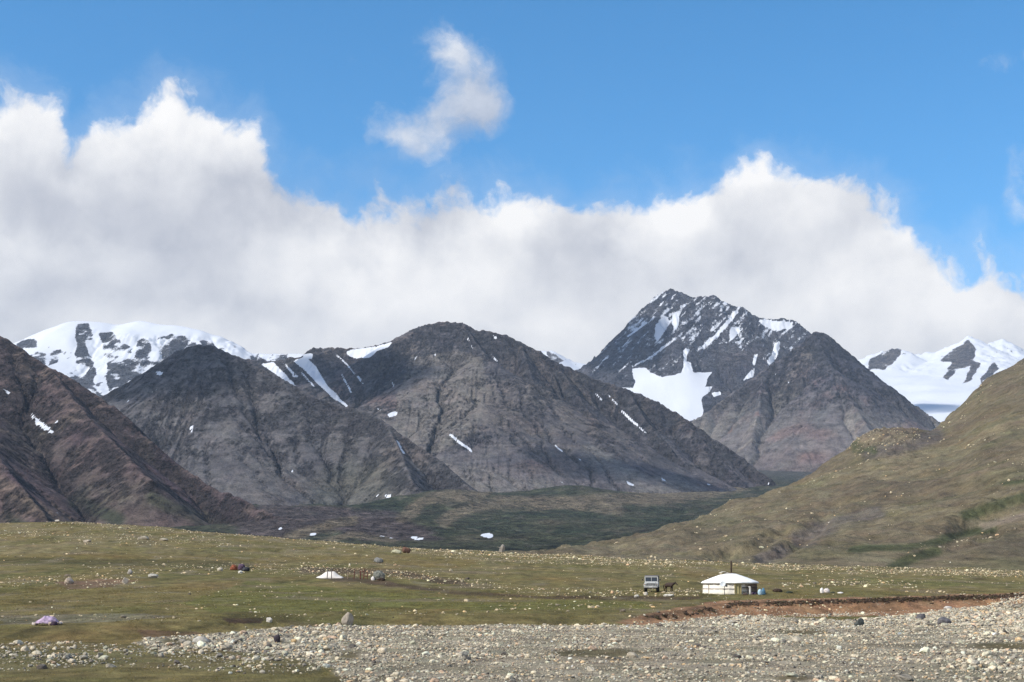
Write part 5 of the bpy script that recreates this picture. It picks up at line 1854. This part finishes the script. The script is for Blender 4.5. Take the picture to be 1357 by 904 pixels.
# ---- satellite dish on its pole in front of the wall
p = near_ger(960.3, 788.6)
S = p.y / F
d_root = empty('satellite_dish', (p.x, p.y, p.z - .05), 0, "small pale satellite dish on a dark pole in front of the white tent wall", 'satellite dish')
bm = bmesh.new()
tube(bm, [(0, 0, 0), (0, 0, 13.2 * S)], .035, 8)
obj('pole', bm, plain('dark_steel', (0.06, 0.06, 0.065), .5, .2, 5, .5), d_root)
bm = bmesh.new()
prof = [(r, .32 * r * r / .3) for r in (0.001, .08, .16, .23, .29, .33)]
lathe(bm, prof, 28)
bm.normal_update()
bmesh.ops.solidify(bm, geom=bm.faces[:], thickness=.015)
Mx = Matrix.Translation((-2.2 * S, -.16, 14.4 * S)) @ Matrix.Rotation(math.radians(-22), 4, 'Z') @ Matrix.Rotation(math.radians(68), 4, 'X')
bmesh.ops.transform(bm, matrix=Mx, verts=bm.verts)
obj('reflector', bm, plain('dish_grey', (0.50, 0.53, 0.55), .4, .05, 3), d_root, True)
bm = bmesh.new()
tube(bm, [(-.1, -.1, 12.4 * S), (.06, -.42, 12.0 * S), (.10, -.52, 12.6 * S)], .02, 6)
arm = obj('arm', bm, plain('dark_steel', (0, 0, 0)), d_root)
bm = bmesh.new()
bx(bm, (.14, -.56, 12.3 * S), (.24, .14, .22), None, .03)
obj('receiver', bm, plain('receiver_grey', (0.08, 0.085, 0.09), .5, .1, 3), d_root)


# ---- sacks, cloths and bundles: soft lumps
def sack(name, px, py, w, h, mat, label, cat, seed, depth=.8, group=None, d_min=60, lumps=.12):
    p = fore.place(px, py, d_min)
    s = p.y / F
    bm = bmesh.new()
    bmesh.ops.create_icosphere(bm, subdivisions=4, radius=.5)
    co = np.array([v.co[:] for v in bm.verts])
    r = 1 + lumps * fbm(co[:, 0] * 3 + seed * 3.7, co[:, 1] * 3 + co[:, 2] * 2.3, 4, 700 + seed, .6) * 2 + .05 * np.abs(np.sin(co[:, 0] * 16 + co[:, 2] * 7 + seed))
    for v, q in zip(bm.verts, co * r[:, None]):
        z = q[2]
        v.co = (q[0], q[1], z if z > -.22 else -.22 + (z + .22) * .15)
    zs = [v.co.z for v in bm.verts]
    z0, z1 = min(zs), max(zs)
    for v in bm.verts:
        v.co = (v.co.x * w * s, v.co.y * w * s * depth, (v.co.z - z0) / (z1 - z0) * h * s)
    o = obj(name, bm, mat, None, True)
    o.location = (p.x, p.y + w * s * depth * .3, p.z - .03)
    tag(o, label, cat, group)
    return o


pale_blue = plain('plastic_pale_blue', (0.33, 0.47, 0.55), .5, .25, 4)
deep_blue = plain('cloth_blue', (0.07, 0.16, 0.24), .8, .3, 4)
plum = plain('cloth_plum', (0.085, 0.055, 0.085), .9, .4, 4)
white_pl = plain('plastic_white', (0.68, 0.64, 0.60), .6, .15, 4)
dung = plain('dung_brown', (0.040, 0.025, 0.018), .95, .4, 8, bump=.05)
dgreen = plain('tarp_green_black', (0.030, 0.036, 0.022), .8, .4, 6)
sack('bag', 1007.5, 788.4, 5.5, 8, pale_blue, "pale blue plastic bag at the right foot of the white tent", 'bag', 1)
sack('bag', 1012.0, 788.0, 5, 9, deep_blue, "dark blue bag rightmost beside the white tent", 'bag', 2)
sack('bundle', 999.5, 788.2, 7, 4, plum, "dark plum cloth bundle at the tent wall beside the pale blue bag", 'bundle', 3)
sack('bundle', 988.0, 788.8, 7, 3, plain('cloth_brown', (0.07, 0.045, 0.035), .9, .4, 4), "low dark brown bundle at the tent wall below the white cloth", 'bundle', 4)
# white cloth hung by the wall
p = near_ger(994, 788.2)
S = p.y / F
bm = bmesh.new()
for i in range(7):
    for j in range(13):
        u, v = i / 6 - .5, j / 12
        bm.verts.new((u * (2.6 - .9 * abs(v - .5)) * S - (.9 * S if v > .85 else 0), .05 * math.sin(u * 14 + v * 3) - .1 * v, v * 10.6 * S))
bm.verts.ensure_lookup_table()
for i in range(6):
    for j in range(12):
        bm.faces.new((bm.verts[i * 13 + j], bm.verts[(i + 1) * 13 + j], bm.verts[(i + 1) * 13 + j + 1], bm.verts[i * 13 + j + 1]))
bm.normal_update()
bmesh.ops.solidify(bm, geom=bm.faces[:], thickness=.02)
o = obj('cloth', bm, plain('cloth_white', (0.78, 0.75, 0.70), .85, .05, 3), None, True)
o.location = (p.x, p.y - .1, p.z)
tag(o, "white cloth hanging upright against the shaded right side of the tent", 'cloth')
sack('mound', 1031, 784.6, 12, 5, dung, "dark brown dung mound in the grass right of the white tent", 'mound', 5, .9, None, 60, .2)
sack('tarp', 1046, 786.3, 9, 3.2, dgreen, "low blackish green tarp heap between the brown mound and the white sacks", 'tarp', 6)
sack('sack', 1089.5, 786.2, 4.6, 7.6, white_pl, "upright white sack left one of the pale pile above the red bank", 'sack', 7)
sack('sack', 1096, 785.6, 8, 6.2, plain('sack_cream', (0.56, 0.50, 0.47), .8, .25, 5), "slumped cream sack behind the upright white sack above the red bank", 'sack', 8)
sack('sack', 1114, 786.6, 7.5, 2.4, white_pl, "flat white sack lying in the grass right of the pale pile", 'sack', 9)
sack('mound', 1104, 786.0, 6, 2.2, dgreen, "low dark mound between the cream sack and the flat white sack", 'mound', 10)

# ---- dark red bundle and its neighbours on the meadow at the left
rust = plain('blanket_rust', (0.19, 0.060, 0.030), .9, .5, 3)
sack('bundle', 309.5, 755.6, 9.5, 7.6, rust, "rust red blanket bundle on the meadow behind a small white boulder", 'bundle', 11, .7, None, 120)
p = fore.place(309.5, 756.6, 120)
sack('bundle', 319.5, 755.4, 9, 8.2, plum, "dark plum bundle between the rust red and the black bundle", 'bundle', 12, .7, None, 120)
sack('bundle', 325.5, 757.2, 10, 6, plain('tarp_black', (0.022, 0.023, 0.028), .7, .4, 5), "black bundle lying right of the rust red bundle", 'bundle', 13, .7, None, 120)


# ---- corral with red posts, and the collapsed white tent behind its left end
def corral():
    p0 = fore.place(462, 767, 120)
    S = p0.y / F
    root = empty('corral_fence', (p0.x, p0.y, p0.z), 0, "low corral fence of leaning dark red and grey posts beside the white canvas", 'fence')
    grey = plain('post_grey', (0.13, 0.11, 0.095), .9, .3, 5)
    red = plain('post_red', (0.105, 0.030, 0.022), .85, .35, 5)
    tan = plain('post_tan', (0.30, 0.22, 0.15), .9, .25, 5)
    posts = [(433.4, 765.6, 15, 1.2, grey, .02), (439.3, 765.6, 14.5, 1.2, grey, -.03), (460.5, 766.5, 10, .9, tan, .04), (469.0, 766.8, 13, 1.1, red, .05), (477.6, 767.0, 12.5, 1.5, red, -.06), (481.8, 767.2, 14, 1.2, red, .03),
             (486.4, 767.5, 8.5, 1.0, red, .08), (491.5, 768.5, 8, 1.0, grey, -.05)]
    tops = []
    for px, py, h, w, mt, lean in posts:
        dq = p0.y + (py - 767) * -.15
        q = Vector((ray(px, py)[0] * dq, dq, 0))
        q.z = float(fore.h(q.x, q.y))
        b = Vector((q.x - p0.x, q.y - p0.y, q.z - p0.z))
        t = b + Vector((lean * h * S, .1, h * S))
        bm = bmesh.new()
        tube(bm, [b - Vector((0, 0, .1)), (b + t) / 2 + Vector((.02, 0, 0)), t], [w * S * .5, w * S * .47, w * S * .4], 7)
        o = obj('post', bm, mt, root)
        tops.append((b, t))
    for i, j, f, mt, r in [(2, 3, .55, tan, .3), (3, 4, .55, grey, .35), (4, 5, .8, red, .4), (4, 6, .5, red, .4), (5, 6, .35, red, .4), (6, 7, .5, grey, .3)]:
        a = tops[i][0].lerp(tops[i][1], f)
        b = tops[j][0].lerp(tops[j][1], f * .95)
        bm = bmesh.new()
        tube(bm, [a, (a + b) / 2 - Vector((0, 0, .05)), b], r * S, 6)
        obj('rail', bm, mt, root)


corral()
pts_px = {'l': (415.5, 766.0), 'm': (441, 765.8), 'r': (452.5, 761.2)}
pl = fore.place(*pts_px['l'], 120)
pr_ = Vector((ray(*pts_px['r'])[0] * (pl.y + .6), pl.y + .6, 0))
pr_.z = float(fore.h(pr_.x, pr_.y))
S = pl.y / F
bm = bmesh.new()
N, Mv = 26, 9
for i in range(N):
    u = i / (N - 1)
    xs = lerp(pl.x, pr_.x + .1, u)
    crest = np.interp(u, [0, .06, .42, .5, .66, .8, 1], [0.0, .8, 8.6, 9.4, 8.8, 5.6, 1.0]) * S
    basez = lerp(pl.z, pr_.z, u) - .05
    for j in range(Mv):
        v = j / (Mv - 1)                            # 0 front edge .. 1 back edge
        up = 1 - abs(v - .5) * 2
        yy = lerp(pl.y, pr_.y, u) + .2 + v * 2.4
        zz = basez + crest * (up ** .85) + .05 * math.sin(u * 21) * up - (.05 if up == 0 else 0)
        bm.verts.new((xs + .05 * math.sin(v * 9 + u * 4), yy, zz))
bm.verts.ensure_lookup_table()
for i in range(N - 1):
    for j in range(Mv - 1):
        bm.faces.new((bm.verts[i * Mv + j], bm.verts[(i + 1) * Mv + j], bm.verts[(i + 1) * Mv + j + 1], bm.verts[i * Mv + j + 1]))
bm.normal_update()
bmesh.ops.solidify(bm, geom=bm.faces[:], thickness=.03)
o = obj('canvas', bm, plain('canvas_white', (0.70, 0.64, 0.56), .85, .06, 2, bump=.03), None, True)
tag(o, "white canvas of a low slumped tent behind the two grey posts of the corral", 'tent')


# ---- grey brushwood heap at the right end of the corral
p = fore.place(501.5, 768.4, 120)
S = p.y / F
root = empty('brushwood_heap', (p.x, p.y, p.z), 0, "grey green brushwood heap at the right end of the corral with a dark foot", 'heap')
rng = np.random.default_rng(21)
bm = bmesh.new()
bmesh.ops.create_icosphere(bm, subdivisions=4, radius=.5)
for v in bm.verts:
    q = v.co.copy()
    f_ = 1 + .30 * float(fbm(np.array([q.x * 5.0]), np.array([q.y * 5 + q.z * 4]), 4, 31, .7)[0])
    v.co = (q.x * 15.5 * S * f_, q.y * 13 * S * f_ + .5, max(-.05, (q.z + .36) * 13.5 * S * f_))
obj('core', bm, plain('brush_grey', (0.20, 0.205, 0.175), .95, .5, 9, bump=.15), root)
bm = bmesh.new()
for k in range(170):
    a = rng.uniform(0, 6.28)
    r = rng.uniform(.05, .8)
    b = Vector((r * math.cos(a) * 7.5 * S, r * math.sin(a) * 5 * S + .2, rng.uniform(0.2, .6) * 9 * S * (1.1 - r)))
    e = b + Vector((rng.normal(0, .3), rng.normal(-.1, .25), rng.uniform(.1, .55)))
    tube(bm, [b, (b + e) / 2 + Vector((rng.normal(0, .05), 0, .03)), e], [.022, .016, .008], 4, False)
o = obj('twigs', bm, plain('twig_pale', (0.33, 0.32, 0.28), .95, .4, 9), root)
o['kind'] = 'stuff'
sack('rag', 494, 769.2, 4.5, 5.5, white_pl, "white rag at the left foot of the grey brushwood heap", 'rag', 15, .6, None, 120)
sack('mound', 505, 769.6, 10, 4.2, dung, "black brown mound in front of the grey brushwood heap", 'mound', 16, .6, None, 120, .2)

# ---- lilac cloth stretched over stones at the far left
p = fore.place(58, 829.5, 60)
S = p.y / F
bm = bmesh.new()
N, Mv = 34, 20
for i in range(N):
    for j in range(Mv):
        u, v = i / (N - 1) * 2 - 1, j / (Mv - 1) * 2 - 1
        rr = min(1.0, math.hypot(u, v))
        hgt = (1 - rr ** 2.2) * 9.0 * S + 4.0 * S
        hgt += .12 * float(fbm(np.array([u * 2.6]), np.array([v * 2.6]), 3, 55)[0]) + .02 * math.sin(u * 13 + 3 * v + 2 * math.sin(5 * u))
        bm.verts.new((u * 16 * S * (1 + .06 * math.sin(7 * v)), v * 12 * S + .7, hgt))
bm.verts.ensure_lookup_table()
for i in range(N - 1):
    for j in range(Mv - 1):
        c_ = ((i + .5) / (N - 1) * 2 - 1, (j + .5) / (Mv - 1) * 2 - 1)
        if math.hypot(*c_) < 1.02:
            bm.faces.new((bm.verts[i * Mv + j], bm.verts[(i + 1) * Mv + j], bm.verts[(i + 1) * Mv + j + 1], bm.verts[i * Mv + j + 1]))
bmesh.ops.delete(bm, geom=[v for v in bm.verts if not v.link_faces], context='VERTS')
bm.normal_update()
bmesh.ops.solidify(bm, geom=bm.faces[:], thickness=.02)
o = obj('cloth', bm, plain('cloth_lilac', (0.36, 0.27, 0.37), .8, .45, 3.0, bump=.03), None, True)
o.location = (p.x, p.y, p.z - .05)
tag(o, "lilac cloth spread over a low ring of stones on the left meadow", 'cloth')
ring = []
for k in range(15):
    a = math.radians(-205 + k * 17.5) if k < 14 else math.radians(60)
    x = p.x + math.cos(a) * 18 * S
    y = p.y + .7 + math.sin(a) * 12 * S
    s_ = RNG.uniform(5.0, 7.5) * S
    if k in (5, 6, 7):
        continue
    c = [(.46, .37, .28), (.50, .43, .38), (.38, .30, .23), (.52, .47, .43)][k % 4]
    o = link_stone('stone', COBBLE_ME[k % 10], (x, y, float(fore.h(x, y)) + s_ * .28), (RNG.normal(0, .3), RNG.normal(0, .3), RNG.uniform(0, 6)), (s_, s_ * .9, s_ * 1.05), c)
    tag(o, "tan stone of the low ring under the lilac cloth", 'stone', 'stones of the ring under the lilac cloth')
sack('bundle', 71, 829, 9, 6, plain('cloth_dark_plum', (0.045, 0.028, 0.045), .9, .4, 4), "blackish plum bundle sticking out at the right under the lilac cloth", 'bundle', 18, .8)


# ------------------------------------------------------------------ the jeep, facing the camera
def build_jeep():
    p = fore.place(863.6, 785.0, 120)
    root = empty('jeep', (p.x / p.y * (p.y + 1.6), p.y + 1.6, p.z), math.radians(-9), "old grey white jeep with a dark roof facing the camera left of the tent", 'jeep')
    paint_ = plain('jeep_paint', (0.50, 0.51, 0.50), .45, .08, 2)
    roofm = plain('jeep_roof', (0.20, 0.195, 0.24), .7, .15, 2)
    dark = plain('jeep_dark', (0.025, 0.025, 0.027), .7, .3, 4)
    glass = plain('jeep_glass', (0.035, 0.045, 0.06), .12, .1, 2)
    tyre = plain('tyre_rubber', (0.022, 0.021, 0.020), .9, .2, 5)
    lampm = plain('lamp_glass', (0.55, 0.55, 0.52), .15, .05, 2)
    chrome = plain('bumper_grey', (0.36, 0.36, 0.35), .5, .1, 3)
    W = 1.62
    bm = bmesh.new()       # tub: sides and rear
    bx(bm, (0, .75, .86), (W, 2.05, .62), None, .05)
    obj('body', bm, paint_, root)
    bm = bmesh.new()       # bonnet, sloping a little
    vs = bx(bm, (0, -.85, .98), (1.16, 1.15, .36), None, .06)
    for v in bm.verts:
        if v.co.y < -.9 and v.co.z > 1:
            v.co.z -= .05
    obj('bonnet', bm, paint_, root)
    for sx in (-1, 1):     # front wings
        bm = bmesh.new()
        bx(bm, (sx * .70, -.84, .90), (.28, 1.13, .16), None, .05)
        bx(bm, (sx * .70, -1.36, .76), (.26, .09, .2), None, .03)
        obj('wing', bm, paint_, root)
    bm = bmesh.new()       # grille
    bx(bm, (0, -1.445, .86), (.86, .05, .40), None, .01)
    g = obj('grille', bm, dark, root)
    bm = bmesh.new()
    for i in range(9):
        bx(bm, (-.36 + i * .09, -1.48, .84), (.028, .02, .26))
    for z in (1.04, .70):
        bx(bm, (0, -1.48, z), (1.16, .03, .055), None, .01)
    obj('grille_bars', bm, paint_, g)
    for sx in (-1, 1):
        bm = bmesh.new()
        lathe(bm, [(.001, -.05), (.08, -.04), (.105, 0.0), (.105, .06)], 18)
        bmesh.ops.rotate(bm, matrix=Matrix.Rotation(math.radians(90), 3, 'X'), verts=bm.verts)
        bmesh.ops.translate(bm, vec=(sx * .50, -1.46, .88), verts=bm.verts)
        obj('headlight', bm, lampm, root, True)
        bm = bmesh.new()
        bx(bm, (sx * .72, -1.43, .90), (.09, .05, .07), None, .015)
        obj('indicator', bm, plain('indicator_amber', (.5, .2, .03), .3, .1, 3), root)
    bm = bmesh.new()
    bx(bm, (0, -1.58, .60), (1.58, .09, .14), None, .02)
    bp = obj('bumper', bm, chrome, root)
    bm = bmesh.new()
    bx(bm, (0, -1.634, .61), (.46, .012, .11))
    obj('number_plate', bm, plain('plate_white', (.6, .6, .58), .5, .05, 3), bp)
    # windscreen frame and panes
    bm = bmesh.new()
    for sx in (-1, 1):
        bx(bm, (sx * .73, -.20, 1.48), (.09, .07, .62), None, .015)
    bx(bm, (0, -.20, 1.76), (1.37, .07, .08))
    bx(bm, (0, -.20, 1.205), (1.37, .07, .07))
    bx(bm, (0, -.20, 1.48), (.04, .06, .47))
    ws = obj('windscreen_frame', bm, paint_, root)
    for sx in (-1, 1):
        bm = bmesh.new()
        bx(bm, (sx * .355, -.19, 1.48), (.66, .012, .47))
        obj('windscreen', bm, glass, ws)
    # roof, side and rear glass
    bm = bmesh.new()
    bx(bm, (0, .76, 1.87), (1.58, 2.06, .10), None, .04)
    obj('roof', bm, roofm, root)
    bm = bmesh.new()
    bx(bm, (0, 1.76, 1.50), (1.54, .05, .62))
    for sx in (-1, 1):
        bx(bm, (sx * .76, .48, 1.50), (.05, .07, .62))
        bx(bm, (sx * .76, 1.22, 1.50), (.05, .07, .62))
    obj('pillars', bm, roofm, root)
    for sx in (-1, 1):
        for y0, l in ((.14, .58), (.85, .64), (1.49, .44)):
            bm = bmesh.new()
            bx(bm, (sx * .755, y0, 1.48), (.012, l, .54))
            obj('side_window', bm, glass, root)
        bm = bmesh.new()
        bx(bm, (sx * .822, .30, .88), (.02, .72, .50), None, .006)
        d_ = obj('door', bm, paint_, root)
        bm = bmesh.new()
        bx(bm, (sx * .845, .56, 1.02), (.03, .12, .03))
        obj('handle', bm, dark, d_)
        bm = bmesh.new()
        tube(bm, [(sx * .78, -.2, 1.3), (sx * .98, -.24, 1.36)], .015, 6)
        bx(bm, (sx * 1.02, -.25, 1.42), (.14, .04, .2), None, .015)
        obj('mirror', bm, dark, root)
    bm = bmesh.new()
    bx(bm, (0, .2, .50), (1.1, 3.1, .16))
    obj('chassis', bm, dark, root)
    for y in (-.85, 1.15):
        for sx in (-1, 1):
            bm = bmesh.new()
            lathe(bm, [(.22, -.10), (.34, -.11), (.375, -.07), (.375, .07), (.34, .11), (.22, .10), (.22, -.10)], 26)
            bmesh.ops.rotate(bm, matrix=Matrix.Rotation(math.radians(90), 3, 'Y'), verts=bm.verts)
            bmesh.ops.translate(bm, vec=(sx * .70, y, .375), verts=bm.verts)
            wh = obj('wheel', bm, tyre, root, True)
            bm = bmesh.new()
            lathe(bm, [(.001, .05), (.08, .06), (.10, .02), (.215, .03), (.219, .08)], 20)
            bmesh.ops.rotate(bm, matrix=Matrix.Rotation(math.radians(90 * sx), 3, 'Y'), verts=bm.verts)
            bmesh.ops.translate(bm, vec=(sx * .70, y, .375), verts=bm.verts)
            obj('rim', bm, chrome, wh, True)


build_jeep()


# ------------------------------------------------------------------ the brown horse beside it
def skin_mesh(name, verts, edges, radii, mat, parent, sub=2):
    me = bpy.data.meshes.new(name)
    me.from_pydata(verts, edges, [])
    o = bpy.data.objects.new(name, me)
    COL.objects.link(o)
    m = o.modifiers.new('skin', 'SKIN')
    m.use_smooth_shade = True
    for i, r in enumerate(radii):
        me.skin_vertices[0].data[i].radius = r if hasattr(r, '__len__') else (r, r)
    me.skin_vertices[0].data[0].use_root = True
    s = o.modifiers.new('sub', 'SUBSURF')
    s.levels = sub
    s.render_levels = sub
    me.materials.append(mat)
    if parent:
        o.parent = parent
    return o


def build_horse():
    p = fore.place(886.6, 785.0, 120)
    root = empty('horse', (p.x, p.y, p.z - .01), math.radians(-38), "small dark brown horse standing between the jeep and the tent with its head held level", 'horse')
    coat = plain('horse_coat', (0.036, 0.021, 0.015), .7, .3, 5)
    mane = plain('horse_mane', (0.010, 0.008, 0.007), .8, .3, 9)
    K = .82
    V, E, Rr = [], [], []

    def add(q, r, prev=None):
        V.append(tuple(c * K for c in q))
        Rr.append(tuple(x * K for x in r) if hasattr(r, '__len__') else r * K)
        if prev is not None:
            E.append((prev, len(V) - 1))
        return len(V) - 1
    # trunk along +x
    pel = add((-.48, 0, 1.08), (.27, .29))
    loin = add((-.18, 0, 1.07), (.27, .32), pel)
    rib = add((.12, 0, 1.04), (.28, .34), loin)
    chest = add((.42, 0, 1.07), (.25, .31), rib)
    rump = add((-.68, 0, 1.04), (.15, .19), pel)
    n1 = add((.66, .02, 1.18), (.15, .22), chest)
    n2 = add((.88, .04, 1.27), (.10, .16), n1)
    poll = add((1.06, .05, 1.30), (.085, .10), n2)
    fore_h = add((1.20, .05, 1.22), (.085, .10), poll)
    muz = add((1.38, .05, 1.06), (.055, .065), fore_h)
    add((1.46, .05, .98), (.055, .055), muz)
    for sy in (-1, 1):
        sh = add((.42, sy * .13, .86), (.10, .12), chest)
        kn = add((.44 + .03 * sy, sy * .14, .50), .078, sh)
        ft = add((.43 + .03 * sy, sy * .14, .14), .058, kn)
        add((.47 + .03 * sy, sy * .14, .03), .055, ft)
        th = add((-.52, sy * .14, .84), (.12, .15), pel)
        st = add((-.44, sy * .14, .66), (.075, .09), th)
        hk = add((-.62 + .05 * sy, sy * .14, .46), .075, st)
        ff = add((-.59 + .05 * sy, sy * .14, .14), .058, hk)
        add((-.54 + .05 * sy, sy * .14, .03), .055, ff)
    skin_mesh('body', V, E, Rr, coat, root)
    bm = bmesh.new()
    for k in range(9):
        t = k / 8
        a = Vector((lerp(.48, 1.06, t), lerp(0, .05, t), lerp(1.32, 1.40, t))) * K
        tube(bm, [a, a + Vector((-.02, -.07, -.05)) * K, a + Vector((-.03, -.12, -.24)) * K], [.035 * K, .04 * K, .012 * K], 6)
    obj('mane', bm, mane, root, True)
    bm = bmesh.new()
    tube(bm, [Vector(q) * K for q in ((-.78, 0, 1.10), (-.86, 0, 1.0), (-.88, 0, .75), (-.86, 0, .42))], [.04 * K, .06 * K, .07 * K, .02 * K], 8)
    obj('tail', bm, mane, root, True)
    for sy in (-1, 1):
        bm = bmesh.new()
        tube(bm, [Vector(q) * K for q in ((1.05, .05 + sy * .06, 1.38), (1.06, .05 + sy * .08, 1.47), (1.07, .05 + sy * .07, 1.54))], [.03 * K, .035 * K, .006 * K], 6)
        obj('ear', bm, coat, root, True)


build_horse()
